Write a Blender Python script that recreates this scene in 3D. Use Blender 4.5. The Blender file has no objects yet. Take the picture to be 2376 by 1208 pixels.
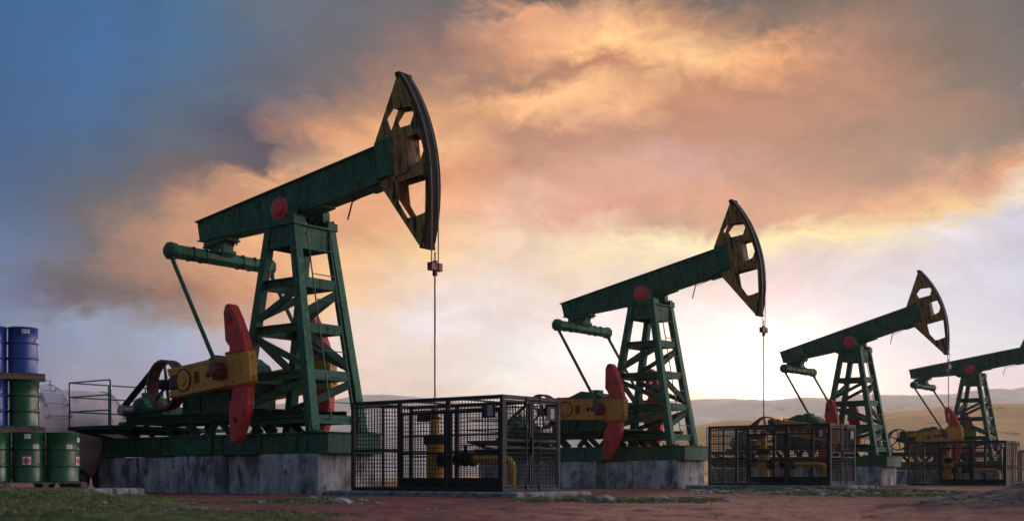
import bpy, bmesh, math, random
import numpy as np
from mathutils import Vector, Matrix
random.seed(7); rng = np.random.RandomState(11)
sc = bpy.context.scene
COL = sc.collection
R = math.radians

# ------------------------------------------------------------------ camera
CAM_H = 0.41
F_PX, W_PX, HOR = 2870.0, 2376.0, 1104.9
cam_d = bpy.data.cameras.new('camera'); cam = bpy.data.objects.new('camera', cam_d); COL.objects.link(cam)
cam.location = (0, 0, CAM_H); cam.rotation_euler = (R(90), 0, 0)
cam_d.sensor_width = 36; cam_d.lens = F_PX * 36 / W_PX
cam_d.shift_y = (HOR - 604) / W_PX
cam_d.clip_start = 0.1; cam_d.clip_end = 9000
cam_d.dof.use_dof = True; cam_d.dof.focus_distance = 38; cam_d.dof.aperture_fstop = 1.25
sc.camera = cam

# ------------------------------------------------------------------ look
sc.view_settings.view_transform = 'Standard'; sc.view_settings.look = 'None'
sc.view_settings.exposure = 0; sc.view_settings.gamma = 1

# ------------------------------------------------------------------ sun (low, behind the pump row, veiled by cloud)
SUN_AZ, SUN_EL = R(12), R(7)
sd = bpy.data.lights.new('sun', 'SUN'); sun = bpy.data.objects.new('sun', sd); COL.objects.link(sun)
sd.energy = 2.2; sd.angle = R(5); sd.color = (1.0, .68, .46)
dirv = Vector((math.sin(SUN_AZ) * math.cos(SUN_EL), math.cos(SUN_AZ) * math.cos(SUN_EL), math.sin(SUN_EL)))
sun.rotation_euler = dirv.to_track_quat('Z', 'Y').to_euler()

# ------------------------------------------------------------------ world: sunset clouds by direction
def lin(c):
    return tuple(((v / 255) / 12.92 if v / 255 <= .04045 else ((v / 255 + .055) / 1.055) ** 2.4) for v in c)
world = bpy.data.worlds.new('World'); sc.world = world; world.use_nodes = True
nt = world.node_tree; nt.nodes.clear()
def N(tree, t, **kw):
    n = tree.nodes.new(t)
    for k, v in kw.items(): setattr(n, k, v)
    return n
def M(tree, op, a, b=None, c=None, clamp=False):
    n = N(tree, 'ShaderNodeMath', operation=op, use_clamp=clamp)
    for i, v in enumerate((a, b, c)):
        if v is None: continue
        if isinstance(v, (int, float)): n.inputs[i].default_value = v
        else: tree.links.new(v, n.inputs[i])
    return n.outputs[0]
SKY = {
 0: [(0,(0.004,0.103,0.268)), (100,(0.004,0.090,0.252)), (300,(0.006,0.080,0.240)), (400,(0.009,0.083,0.224)), (500,(0.029,0.104,0.237)), (600,(0.066,0.145,0.326)), (700,(0.064,0.147,0.331)), (800,(0.078,0.151,0.299)), (900,(0.072,0.090,0.295)), (1000,(0.079,0.094,0.170)), (1100,(0.339,0.337,0.387))],
 200: [(0,(0.005,0.112,0.304)), (200,(0.007,0.114,0.312)), (300,(0.010,0.089,0.225)), (400,(0.027,0.076,0.148)), (500,(0.079,0.076,0.101)), (600,(0.097,0.089,0.106)), (670,(0.044,0.045,0.077)), (705,(0.061,0.027,0.066)), (760,(0.181,0.285,0.449)), (850,(0.176,0.244,0.420)), (950,(0.149,0.134,0.286)), (1000,(0.144,0.123,0.317)), (1100,(0.419,0.398,0.453))],
 300: [(0,(0.007,0.100,0.251)), (200,(0.010,0.094,0.243)), (300,(0.012,0.089,0.201)), (400,(0.044,0.068,0.107)), (470,(0.114,0.091,0.095)), (550,(0.307,0.156,0.106)), (620,(0.274,0.127,0.084)), (690,(0.079,0.047,0.055)), (740,(0.162,0.187,0.284)), (800,(0.187,0.269,0.431)), (950,(0.131,0.158,0.298)), (1000,(0.124,0.106,0.300)), (1100,(0.402,0.392,0.448))],
 400: [(0,(0.019,0.124,0.279)), (100,(0.010,0.116,0.266)), (200,(0.020,0.097,0.204)), (300,(0.035,0.090,0.158)), (400,(0.092,0.071,0.080)), (445,(0.198,0.099,0.086)), (500,(0.482,0.220,0.109)), (600,(0.467,0.212,0.104)), (690,(0.206,0.067,0.040)), (735,(0.204,0.134,0.138)), (780,(0.219,0.366,0.566)), (850,(0.242,0.285,0.489)), (950,(0.161,0.181,0.332)), (1000,(0.150,0.126,0.339)), (1100,(0.436,0.426,0.480))],
 600: [(0,(0.072,0.118,0.171)), (100,(0.052,0.090,0.155)), (200,(0.042,0.084,0.139)), (300,(0.019,0.031,0.093)), (395,(0.030,0.021,0.058)), (440,(0.695,0.317,0.133)), (500,(0.550,0.233,0.120)), (600,(0.815,0.382,0.169)), (700,(0.572,0.229,0.107)), (760,(0.515,0.300,0.232)), (850,(0.351,0.341,0.544)), (930,(0.548,0.492,0.491)), (1000,(0.148,0.124,0.327)), (1100,(0.465,0.457,0.512))],
 800: [(0,(0.075,0.106,0.151)), (100,(0.084,0.088,0.115)), (200,(0.124,0.087,0.095)), (260,(0.364,0.178,0.101)), (320,(0.753,0.310,0.123)), (400,(0.839,0.433,0.215)), (500,(0.674,0.279,0.121)), (600,(0.843,0.466,0.219)), (700,(0.845,0.475,0.166)), (800,(0.787,0.643,0.594)), (900,(0.651,0.506,0.456)), (1000,(0.331,0.286,0.379)), (1100,(0.590,0.535,0.545))],
 1000: [(0,(0.090,0.082,0.101)), (100,(0.187,0.098,0.087)), (200,(0.319,0.151,0.096)), (260,(0.621,0.265,0.107)), (330,(0.884,0.457,0.198)), (400,(0.645,0.230,0.088)), (500,(0.780,0.377,0.191)), (600,(0.845,0.544,0.272)), (690,(0.770,0.686,0.718)), (750,(0.773,0.746,0.818)), (800,(0.683,0.596,0.579)), (900,(0.547,0.499,0.496)), (1000,(0.348,0.311,0.391)), (1100,(0.640,0.584,0.578))],
 1200: [(0,(0.097,0.071,0.063)), (40,(0.832,0.366,0.189)), (100,(0.727,0.309,0.142)), (170,(0.282,0.125,0.084)), (235,(1.002,0.482,0.200)), (300,(0.386,0.154,0.094)), (400,(0.491,0.216,0.143)), (500,(0.716,0.407,0.303)), (560,(0.765,0.510,0.372)), (650,(0.645,0.546,0.513)), (750,(0.635,0.586,0.620)), (850,(0.596,0.652,0.697)), (900,(0.699,0.753,0.799)), (1000,(0.374,0.412,0.501)), (1100,(0.706,0.709,0.669))],
 1400: [(0,(0.261,0.139,0.077)), (60,(0.742,0.382,0.186)), (110,(1.238,0.645,0.248)), (160,(0.452,0.145,0.079)), (215,(0.960,0.500,0.217)), (300,(0.408,0.168,0.115)), (400,(0.567,0.267,0.188)), (500,(0.518,0.187,0.164)), (580,(0.704,0.583,0.364)), (680,(0.533,0.475,0.503)), (780,(0.741,0.757,0.864)), (850,(0.850,0.842,0.977)), (930,(0.680,0.525,0.658)), (1000,(0.319,0.325,0.285)), (1100,(0.673,0.566,0.445))],
 1600: [(0,(0.094,0.070,0.070)), (50,(0.500,0.214,0.097)), (120,(0.880,0.487,0.207)), (200,(0.475,0.173,0.081)), (300,(0.380,0.141,0.090)), (360,(0.448,0.223,0.216)), (450,(0.537,0.202,0.132)), (520,(0.327,0.145,0.100)), (570,(0.752,0.653,0.400)), (640,(0.464,0.414,0.411)), (720,(0.684,0.635,0.755)), (800,(0.850,0.795,0.772)), (870,(0.850,0.850,0.801)), (930,(0.850,0.483,0.326)), (1100,(0.741,0.519,0.339))],
 1800: [(0,(0.069,0.059,0.056)), (60,(0.137,0.081,0.063)), (120,(0.864,0.344,0.133)), (200,(0.362,0.142,0.077)), (300,(0.340,0.124,0.078)), (400,(0.315,0.125,0.092)), (500,(0.419,0.163,0.108)), (550,(0.793,0.670,0.339)), (620,(0.452,0.390,0.439)), (720,(0.574,0.400,0.588)), (800,(0.850,0.795,0.684)), (870,(0.850,0.850,0.684)), (935,(0.850,0.614,0.232)), (1100,(0.813,0.519,0.208))],
 2000: [(0,(0.109,0.074,0.059)), (100,(0.355,0.151,0.093)), (200,(0.384,0.147,0.081)), (300,(0.203,0.100,0.073)), (400,(0.281,0.116,0.085)), (480,(0.567,0.233,0.124)), (540,(0.670,0.561,0.267)), (600,(0.466,0.420,0.503)), (700,(0.417,0.518,0.679)), (800,(0.521,0.513,0.761)), (900,(0.647,0.600,0.641)), (1100,(0.668,0.594,0.538))],
 2200: [(0,(0.100,0.077,0.072)), (100,(0.110,0.070,0.059)), (200,(0.103,0.073,0.062)), (260,(0.248,0.111,0.076)), (350,(0.145,0.094,0.074)), (420,(0.491,0.211,0.127)), (480,(0.720,0.433,0.163)), (525,(0.599,0.598,0.650)), (600,(0.499,0.505,0.654)), (700,(0.404,0.483,0.664)), (800,(0.423,0.546,0.717)), (900,(0.441,0.399,0.607)), (1100,(0.767,0.697,0.644))],
 2400: [(0,(0.046,0.053,0.067)), (100,(0.057,0.058,0.069)), (200,(0.059,0.059,0.064)), (290,(0.103,0.079,0.069)), (350,(0.149,0.103,0.091)), (400,(0.702,0.261,0.119)), (450,(0.662,0.641,0.545)), (500,(0.449,0.494,0.705)), (600,(0.409,0.479,0.691)), (700,(0.377,0.457,0.670)), (800,(0.411,0.535,0.729)), (900,(0.403,0.396,0.608)), (1100,(0.743,0.679,0.658))],
}
geo = N(nt, 'ShaderNodeTexCoord')
sep = N(nt, 'ShaderNodeSeparateXYZ'); nt.links.new(geo.outputs['Generated'], sep.inputs[0])
az0 = M(nt, 'ARCTAN2', sep.outputs[0], sep.outputs[1])
el0 = M(nt, 'ARCSINE', sep.outputs[2])
def wnoise(scale, detail, rough, dist=0.0, stretch=(1, 1, 1.6), off=0.0):
    mp = N(nt, 'ShaderNodeMapping'); mp.inputs['Scale'].default_value = stretch; mp.inputs['Location'].default_value = (off, off * .7, off * .3)
    nt.links.new(geo.outputs['Generated'], mp.inputs[0])
    n = N(nt, 'ShaderNodeTexNoise'); n.inputs['Scale'].default_value = scale; n.inputs['Detail'].default_value = detail
    n.inputs['Roughness'].default_value = rough; n.inputs['Distortion'].default_value = dist
    nt.links.new(mp.outputs[0], n.inputs[0]); return n
n1 = wnoise(9, 8, .6, .5)
s1 = N(nt, 'ShaderNodeSeparateColor'); nt.links.new(n1.outputs['Color'], s1.inputs[0])
n1b = wnoise(34, 6, .62, .8, (1, 1, 1.6), 7.7)
s1b = N(nt, 'ShaderNodeSeparateColor'); nt.links.new(n1b.outputs['Color'], s1b.inputs[0])
az = M(nt, 'ADD', M(nt, 'ADD', az0, M(nt, 'MULTIPLY', M(nt, 'SUBTRACT', s1.outputs[0], .5), .09)), M(nt, 'MULTIPLY', M(nt, 'SUBTRACT', s1b.outputs[0], .5), .055))
el = M(nt, 'ADD', M(nt, 'ADD', el0, M(nt, 'MULTIPLY', M(nt, 'SUBTRACT', s1.outputs[1], .5), .055)), M(nt, 'MULTIPLY', M(nt, 'SUBTRACT', s1b.outputs[1], .5), .036))
EL0, EL1 = -.02, .40
elt = M(nt, 'DIVIDE', M(nt, 'SUBTRACT', el, EL0), EL1 - EL0, clamp=True)
def ramp(stops):
    r = N(nt, 'ShaderNodeValToRGB'); cr = r.color_ramp; cr.interpolation = 'EASE' if False else 'LINEAR'
    stops = sorted(stops)
    while len(cr.elements) > 1: cr.elements.remove(cr.elements[0])
    cr.elements[0].position = stops[0][0]; cr.elements[0].color = (*stops[0][1], 1)
    for p, c in stops[1:]:
        e = cr.elements.new(p); e.color = (*c, 1)
    nt.links.new(elt, r.inputs[0]); return r.outputs[0]
prev = None; pa = None
cols = []
for x in sorted(SKY):
    a = math.atan((x - 1188) / F_PX)
    st = [(min(max((math.atan((HOR - y) / F_PX * math.cos(a)) - EL0) / (EL1 - EL0), 0), 1), c) for y, c in SKY[x]]
    cols.append((a, st))
FL = [((0, lin((138, 134, 146)))), (.35, lin((126, 130, 146))), (1, lin((66, 100, 138)))]       # left of the frame
BK = [((0, lin((94, 100, 108)))), (.35, lin((88, 102, 116))), (1, lin((72, 98, 122)))]        # behind the camera
RT = [((0, lin((248, 224, 214)))), (.35, lin((240, 220, 224))), (.7, lin((235, 215, 210))), (1, lin((150, 150, 165)))]
KEY = [(0, (4.2, 2.9, 2.6)), (.3, (3.4, 2.7, 2.6)), (.7, (1.2, 1.05, 1.15)), (1, (.4, .42, .52))]      # added bright sky bank, out of view to the right, as key light
HOT = [(0, (5, 3.4, 2.8)), (.45, (4.4, 3.3, 3.0)), (.8, (1.6, 1.35, 1.3)), (1, (.5, .52, .56))]  # added bright sky strip outside the frame, for highlights on the drum rims
KEY2 = [(0, (6.5, 3.3, 2.3)), (.12, (6.0, 4.0, 3.4)), (.35, (4.3, 3.7, 4.0)), (1, (.9, 1.0, 1.1))]  # added low bright sky, unseen, lighting the tank and right-hand faces
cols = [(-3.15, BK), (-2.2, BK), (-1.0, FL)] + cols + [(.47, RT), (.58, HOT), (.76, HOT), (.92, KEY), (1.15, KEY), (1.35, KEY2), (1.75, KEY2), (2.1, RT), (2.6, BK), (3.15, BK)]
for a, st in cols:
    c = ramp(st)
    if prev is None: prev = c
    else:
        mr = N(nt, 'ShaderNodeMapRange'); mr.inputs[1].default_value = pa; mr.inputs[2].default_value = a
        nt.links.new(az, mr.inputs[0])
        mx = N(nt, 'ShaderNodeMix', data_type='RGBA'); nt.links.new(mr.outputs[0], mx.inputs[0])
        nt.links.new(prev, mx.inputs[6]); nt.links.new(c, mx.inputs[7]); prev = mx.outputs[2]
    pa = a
# billows: finer light and dark inside the cloud deck, fading out towards the horizon
n2 = wnoise(17, 8, .58, .9, (1, 1, 2.1), 3.1)
bil = M(nt, 'SUBTRACT', n2.outputs[0], .5)
amt = N(nt, 'ShaderNodeMapRange'); amt.inputs[1].default_value = .03; amt.inputs[2].default_value = .2; amt.inputs[3].default_value = .25; amt.inputs[4].default_value = .85
nt.links.new(el0, amt.inputs[0])
azf = N(nt, 'ShaderNodeMapRange'); azf.inputs[1].default_value = -.38; azf.inputs[2].default_value = -.1; azf.inputs[3].default_value = .3; azf.inputs[4].default_value = 1
nt.links.new(az0, azf.inputs[0])
gain = M(nt, 'ADD', M(nt, 'MULTIPLY', M(nt, 'MULTIPLY', bil, amt.outputs[0]), azf.outputs[0]), 1.0)
scl = N(nt, 'ShaderNodeVectorMath', operation='SCALE'); nt.links.new(prev, scl.inputs[0]); nt.links.new(gain, scl.inputs[3])
# the sun's glow through thin cloud
cmb = N(nt, 'ShaderNodeVectorMath', operation='DOT_PRODUCT'); nt.links.new(geo.outputs['Generated'], cmb.inputs[0])
ga, ge = math.atan((1790 - 1188) / F_PX), R(3.6)
cmb.inputs[1].default_value = (math.sin(ga) * math.cos(ge), math.cos(ga) * math.cos(ge), math.sin(ge))
g1 = M(nt, 'POWER', M(nt, 'MAXIMUM', cmb.outputs['Value'], 0.0), 900.0)
g2 = M(nt, 'POWER', M(nt, 'MAXIMUM', cmb.outputs['Value'], 0.0), 90.0)
glow = M(nt, 'ADD', M(nt, 'MULTIPLY', g1, 1.6), M(nt, 'MULTIPLY', g2, .13))
gl = N(nt, 'ShaderNodeVectorMath', operation='SCALE'); gl.inputs[0].default_value = (1.0, .84, .58); nt.links.new(glow, gl.inputs[3])
add = N(nt, 'ShaderNodeVectorMath', operation='ADD'); nt.links.new(scl.outputs[0], add.inputs[0]); nt.links.new(gl.outputs[0], add.inputs[1])
# clear air above the clouds
nis = N(nt, 'ShaderNodeTexSky'); nis.sky_type = 'NISHITA'; nis.sun_disc = False; nis.sun_elevation = SUN_EL; nis.sun_rotation = SUN_AZ
ns = N(nt, 'ShaderNodeVectorMath', operation='SCALE'); nt.links.new(nis.outputs[0], ns.inputs[0]); ns.inputs[3].default_value = .006
add2 = N(nt, 'ShaderNodeVectorMath', operation='ADD'); nt.links.new(add.outputs[0], add2.inputs[0]); nt.links.new(ns.outputs[0], add2.inputs[1])
bg = N(nt, 'ShaderNodeBackground'); nt.links.new(add2.outputs[0], bg.inputs[0]); bg.inputs[1].default_value = 1.0
wo = N(nt, 'ShaderNodeOutputWorld'); nt.links.new(bg.outputs[0], wo.inputs[0])

# ------------------------------------------------------------------ materials
def mat(name, c1, c2, rough=.55, metal=0.0, scale=3.0, stretch=(1, 1, 1), contrast=(.35, .65), extra=None, bump=0.0, spec=.5, coat=0.0, detail=6, coord='Object'):
    """two-tone weathered surface; extra = list of (colour, scale, stretch, lo, hi) blotches"""
    m = bpy.data.materials.new(name); m.use_nodes = True; t = m.node_tree; b = t.nodes['Principled BSDF']
    tc = N(t, 'ShaderNodeTexCoord'); oi = N(t, 'ShaderNodeObjectInfo')
    av = N(t, 'ShaderNodeVectorMath', operation='ADD'); t.links.new(tc.outputs[coord], av.inputs[0])
    rs = N(t, 'ShaderNodeVectorMath', operation='SCALE'); rs.inputs[0].default_value = (17, 9, 5); t.links.new(oi.outputs['Random'], rs.inputs[3])
    t.links.new(rs.outputs[0], av.inputs[1])
    def noise(s, st, det=detail):
        mp = N(t, 'ShaderNodeMapping'); mp.inputs['Scale'].default_value = st; t.links.new(av.outputs[0], mp.inputs[0])
        n = N(t, 'ShaderNodeTexNoise'); n.inputs['Scale'].default_value = s; n.inputs['Detail'].default_value = det; n.inputs['Roughness'].default_value = .62
        t.links.new(mp.outputs[0], n.inputs[0]); return n.outputs[0]
    def mr(v, lo, hi, a=0.0, bb=1.0):
        r = N(t, 'ShaderNodeMapRange'); r.inputs[1].default_value = lo; r.inputs[2].default_value = hi; r.inputs[3].default_value = a; r.inputs[4].default_value = bb
        t.links.new(v, r.inputs[0]); return r.outputs[0]
    base = noise(scale, stretch)
    mx = N(t, 'ShaderNodeMix', data_type='RGBA'); mx.inputs[6].default_value = (*c1, 1); mx.inputs[7].default_value = (*c2, 1)
    t.links.new(mr(base, *contrast), mx.inputs[0]); cur = mx.outputs[2]
    for (c, s, st, lo, hi) in (extra or []):
        e = N(t, 'ShaderNodeMix', data_type='RGBA'); t.links.new(mr(noise(s, st), lo, hi), e.inputs[0])
        t.links.new(cur, e.inputs[6]); e.inputs[7].default_value = (*c, 1); cur = e.outputs[2]
    t.links.new(cur, b.inputs['Base Color'])
    t.links.new(mr(base, .3, .7, max(rough - .12, .05), min(rough + .15, 1)), b.inputs['Roughness'])
    b.inputs['Metallic'].default_value = metal; b.inputs['Specular IOR Level'].default_value = spec
    if coat: b.inputs['Coat Weight'].default_value = coat; b.inputs['Coat Roughness'].default_value = .15
    if bump:
        bn = N(t, 'ShaderNodeBump'); bn.inputs['Strength'].default_value = bump; bn.inputs['Distance'].default_value = .02
        t.links.new(noise(scale * 5, stretch), bn.inputs['Height']); t.links.new(bn.outputs[0], b.inputs['Normal'])
    return m
RUST = (.10, .035, .015); GRIME = (.006, .014, .012)
GREEN = mat('green_paint', (.009, .076, .040), (.028, .165, .092), .58, 0, 2.2, (1, 1, .35), (.3, .7),
            [(GRIME, 4, (1.6, 1.6, .25), .52, .70), (RUST, 11, (1, 1, .7), .66, .73), ((.10, .30, .20), 13, (1.3, 1.3, .4), .57, .70), (GRIME, 26, (1, 1, .6), .60, .68)], bump=.25, spec=.35)
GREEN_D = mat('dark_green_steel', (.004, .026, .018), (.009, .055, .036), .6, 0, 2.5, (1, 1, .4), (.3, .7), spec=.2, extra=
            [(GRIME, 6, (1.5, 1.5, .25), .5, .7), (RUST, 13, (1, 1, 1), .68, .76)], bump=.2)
GREEN_T = mat('green_rail_paint', (.01, .09, .06), (.02, .12, .08), .4, 0, 6)
HEADM = mat('weathered_head_paint', (.20, .105, .03), (.46, .27, .08), .65, 0, 4.5, (2.6, 1, .3), (.35, .6),
            [((.012, .010, .008), 4.2, (2.2, 1.5, .35), .50, .62), ((.50, .34, .14), 9, (4, 1, .3), .64, .74), ((.02, .015, .01), 1.3, (1, 1, 1), .60, .70)], bump=.3, spec=.3)
HEADD = mat('dark_rail_steel', (.014, .010, .007), (.040, .028, .017), .7, 0, 4, spec=.12)
WHEELM = mat('dark_maroon_steel', (.09, .022, .028), (.15, .036, .042), .5, .1, 5)
YELLOW = mat('yellow_paint', (.52, .22, .02), (.72, .35, .04), .5, 0, 3, (1, 1, .5), (.3, .7),
             [((.10, .05, .02), 7, (1, 1, .5), .57, .72), ((.03, .02, .015), 16, (1, 1, .6), .66, .74)], bump=.2)
YELLOW_D = mat('yellow_recess_shade', (.09, .045, .012), (.16, .08, .018), .6, 0, 6)  # darkened copy of the yellow, shade put into the recess colour
REDP = mat('red_paint', (.52, .03, .026), (.74, .05, .04), .5, 0, 2.5, (1, 1, .5), (.3, .7),
           [((.10, .015, .015), 6, (1, 1, .4), .53, .70), ((.04, .015, .012), 14, (1, 1, .7), .64, .72)], bump=.15)
REDC = mat('bright_red_paint', (.62, .05, .06), (.80, .085, .09), .4, 0, 4, extra=[((.12, .02, .02), 9, (1, 1, 1), .60, .72)])
RED_D = mat('dark_red_steel', (.13, .016, .02), (.22, .025, .03), .45, .1, 5)
BLACK = mat('black_steel', (.008, .010, .014), (.02, .023, .028), .45, .3, 5)
CAGE = mat('dark_cage_paint', (.010, .012, .016), (.024, .025, .03), .55, 0, 4, spec=.3, extra=[((.12, .08, .06), 9, (1, 1, 1), .68, .78)])
WIRE = mat('cage_wire', (.006, .009, .013), (.012, .016, .022), .6, 0, 4, spec=.2)
STEEL = mat('bare_steel', (.22, .22, .27), (.34, .33, .38), .35, .8, 6)
CABLE = mat('steel_cable', (.10, .08, .08), (.18, .15, .14), .4, .6, 20)
CONC = mat('stained_concrete', (.14, .14, .148), (.60, .595, .61), .85, 0, 1.6, (1.1, 1.1, .5), (.40, .60),
           [((.05, .054, .06), 2.2, (1.5, 1.5, .28), .54, .70), ((.55, .55, .58), 3.6, (1.1, 1.1, .75), .56, .68),
            ((.06, .06, .055), 3.1, (1, 1, .8), .56, .70), ((.58, .58, .62), 40, (1, 1, .5), .67, .73)], bump=.4, detail=9)
SLAB = mat('slab_concrete', (.12, .12, .125), (.34, .34, .35), .9, 0, 5, (1, 1, 1), (.35, .65), [((.05, .05, .05), 3, (1, 1, 1), .55, .7), ((.6, .6, .62), 25, (1, 1, 1), .66, .72)], bump=.6)
WOOD = mat('pallet_wood', (.16, .10, .075), (.30, .21, .16), .8, 0, 6, (.4, 3, 3), (.3, .7), [((.05, .035, .03), 9, (.5, 4, 4), .6, .75), ((.42, .34, .27), 20, (1, 3, 3), .64, .72)], bump=.4)
DRUMB = mat('blue_drum_paint', (.010, .045, .26), (.014, .065, .35), .27, 0, 2, extra=[((.01, .02, .06), 11, (1, 1, .5), .62, .72), ((.25, .2, .2), 24, (1, 1, .6), .70, .75)], coat=.4)
DRUMG = mat('green_drum_paint', (.010, .080, .030), (.014, .11, .04), .27, 0, 2, extra=[((.008, .02, .012), 9, (1, 1, .5), .58, .70), ((.2, .2, .15), 24, (1, 1, .6), .70, .75)], coat=.4)
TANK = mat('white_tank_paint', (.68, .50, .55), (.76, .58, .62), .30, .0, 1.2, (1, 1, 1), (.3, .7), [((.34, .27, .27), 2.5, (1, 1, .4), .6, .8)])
WHITE = mat('label_paper', (.72, .70, .74), (.80, .78, .82), .6)
SHEET = mat('notice_paper', (.36, .34, .42), (.42, .40, .48), .6)
RAILW = mat('ladder_white_paint', (.62, .58, .66), (.72, .68, .76), .4)
INK = mat('label_ink', (.03, .03, .035), (.05, .05, .05), .6)
HAZ = mat('label_red', (.62, .05, .04), (.66, .06, .05), .5)
RUBBER = mat('tyre_rubber', (.015, .015, .016), (.03, .03, .03), .8)

# ------------------------------------------------------------------ mesh builder
class MB:
    def __init__(s): s.v = []; s.f = []
    def add(s, v, f):
        o = len(s.v); s.v += [tuple(p) for p in v]; s.f += [tuple(i + o for i in q) for q in f]; return s
    def box(s, x0, x1, y0, y1, z0, z1):
        return s.add([(x0,y0,z0),(x1,y0,z0),(x1,y1,z0),(x0,y1,z0),(x0,y0,z1),(x1,y0,z1),(x1,y1,z1),(x0,y1,z1)],
                     [(0,3,2,1),(4,5,6,7),(0,1,5,4),(1,2,6,5),(2,3,7,6),(3,0,4,7)])
    def bar(s, a, b, w, h, up=(0, 0, 1), w2=None, h2=None):
        a, b = Vector(a), Vector(b); d = (b - a).normalized(); side = d.cross(Vector(up))
        if side.length < 1e-4: side = Vector((1, 0, 0))
        side.normalize(); u = side.cross(d).normalized()
        w2 = w if w2 is None else w2; h2 = h if h2 is None else h2; V = []
        for p, ww, hh in ((a, w, h), (b, w2, h2)):
            for i, j in ((-1,-1),(1,-1),(1,1),(-1,1)): V.append(p + side * (i*ww/2) + u * (j*hh/2))
        return s.add(V, [(0,1,2,3),(7,6,5,4),(0,4,5,1),(1,5,6,2),(2,6,7,3),(3,7,4,0)])
    def channel(s, a, b, w, h, t, up=(0, 0, 1)):
        """C section: web of height h with two flanges of width w"""
        a, b = Vector(a), Vector(b); d = (b - a).normalized(); side = d.cross(Vector(up)).normalized(); u = side.cross(d).normalized()
        s.bar(a, b, t, h, up)
        for k in (-1, 1):
            o = u * (k * (h/2 - t/2)) + side * (w/2 + t/2)
            s.bar(a + o, b + o, w, t, up)
        return s
    def tube(s, a, b, r, n=10, r2=None, caps=True):
        a, b = Vector(a), Vector(b); d = (b - a).normalized(); r2 = r if r2 is None else r2
        x = d.orthogonal().normalized(); y = d.cross(x); V = []
        for p, rr in ((a, r), (b, r2)):
            for i in range(n):
                t = 2*math.pi*i/n; V.append(p + x*(rr*math.cos(t)) + y*(rr*math.sin(t)))
        F = [(i, (i+1) % n, n+(i+1) % n, n+i) for i in range(n)]
        if caps: F += [tuple(range(n-1, -1, -1)), tuple(range(n, 2*n))]
        return s.add(V, F)
    def path(s, pts, r, n=8):
        for a, b in zip(pts[:-1], pts[1:]):
            s.tube(a, b, r, n)
        for p in pts[1:-1]: s.ball(p, r*1.02)
        return s
    def ball(s, c, r, n=6):
        V = []; F = []
        for i in range(n+1):
            ph = math.pi*i/n
            for j in range(n*2):
                th = math.pi*j/n; V.append((c[0]+r*math.sin(ph)*math.cos(th), c[1]+r*math.sin(ph)*math.sin(th), c[2]+r*math.cos(ph)))
        for i in range(n):
            for j in range(n*2):
                k = (j+1) % (n*2); F.append((i*2*n+j, (i+1)*2*n+j, (i+1)*2*n+k, i*2*n+k))
        return s.add(V, F)
    def prism(s, poly, y0, y1, holes=()):
        """polygon in x,z with holes, pushed from y0 to y1"""
        bm = bmesh.new(); loops = []
        for lp in [poly] + list(holes):
            vs = [bm.verts.new((p[0], 0, p[1])) for p in lp]; loops.append(vs)
            for i in range(len(vs)): bm.edges.new((vs[i], vs[(i+1) % len(vs)]))
        bm.verts.index_update()
        bmesh.ops.triangle_fill(bm, edges=bm.edges[:], use_beauty=True)
        bm.verts.index_update()
        pts = [(v.co.x, v.co.z) for v in bm.verts]; n = len(pts)
        F = []
        for f in bm.faces:
            idx = [v.index for v in f.verts]
            a, b, c = [pts[i] for i in idx[:3]]
            ccw = (b[0]-a[0])*(c[1]-a[1]) - (b[1]-a[1])*(c[0]-a[0]) > 0
            if not ccw: idx = idx[::-1]
            F.append(tuple(idx)); F.append(tuple(i+n for i in idx[::-1]))
        k = 0
        for li, lp in enumerate([poly] + list(holes)):
            m = len(lp); area = sum(lp[i][0]*lp[(i+1) % m][1]-lp[(i+1) % m][0]*lp[i][1] for i in range(m))
            for i in range(m):
                a, b = k+i, k+(i+1) % m
                q = (a, a+n, b+n, b)
                if (area > 0) == (li == 0): pass
                else: q = q[::-1]
                F.append(q)
            k += m
        bm.free()
        return s.add([(p[0], y0, p[1]) for p in pts] + [(p[0], y1, p[1]) for p in pts], F)
    def lathe(s, prof, c=(0, 0, 0), n=32, axis='z'):
        """prof: list of (r, h)"""
        V = []; F = []
        for r, h in prof:
            for i in range(n):
                t = 2*math.pi*i/n; a, b = r*math.cos(t), r*math.sin(t)
                if axis == 'z': V.append((c[0]+a, c[1]+b, c[2]+h))
                else: V.append((c[0]+b, c[1]+h, c[2]+a))
        for k in range(len(prof)-1):
            for i in range(n):
                j = (i+1) % n; F.append((k*n+i, k*n+j, (k+1)*n+j, (k+1)*n+i))
        F.append(tuple(range(n-1, -1, -1))); F.append(tuple((len(prof)-1)*n+i for i in range(n)))
        return s.add(V, F)
    def mesh(s, name, m, smooth=None):
        me = bpy.data.meshes.new(name); me.from_pydata(s.v, [], s.f); me.update()
        bm = bmesh.new(); bm.from_mesh(me); bmesh.ops.recalc_face_normals(bm, faces=bm.faces[:]); bm.to_mesh(me); bm.free()
        me.materials.append(m)
        if smooth:
            me.polygons.foreach_set('use_smooth', [True]*len(me.polygons))
            try: me.set_sharp_from_angle(angle=R(smooth))
            except Exception: pass
        return me
CACHE = {}
def part(name, build, m, parent=None, key=None, smooth=None, bevel=0, loc=None, rot=None, label=None):
    if key and key in CACHE: me = CACHE[key]
    else:
        mb = build() if callable(build) else build
        me = mb.mesh(name, m, smooth)
        if key: CACHE[key] = me
    o = bpy.data.objects.new(name, me); COL.objects.link(o)
    if parent: o.parent = parent
    if loc: o.location = loc
    if rot: o.rotation_euler = rot
    if bevel:
        b = o.modifiers.new('bevel', 'BEVEL'); b.width = bevel; b.segments = 1; b.limit_method = 'ANGLE'; b.angle_limit = R(40)
    if label: o['label'] = label
    return o
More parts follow.
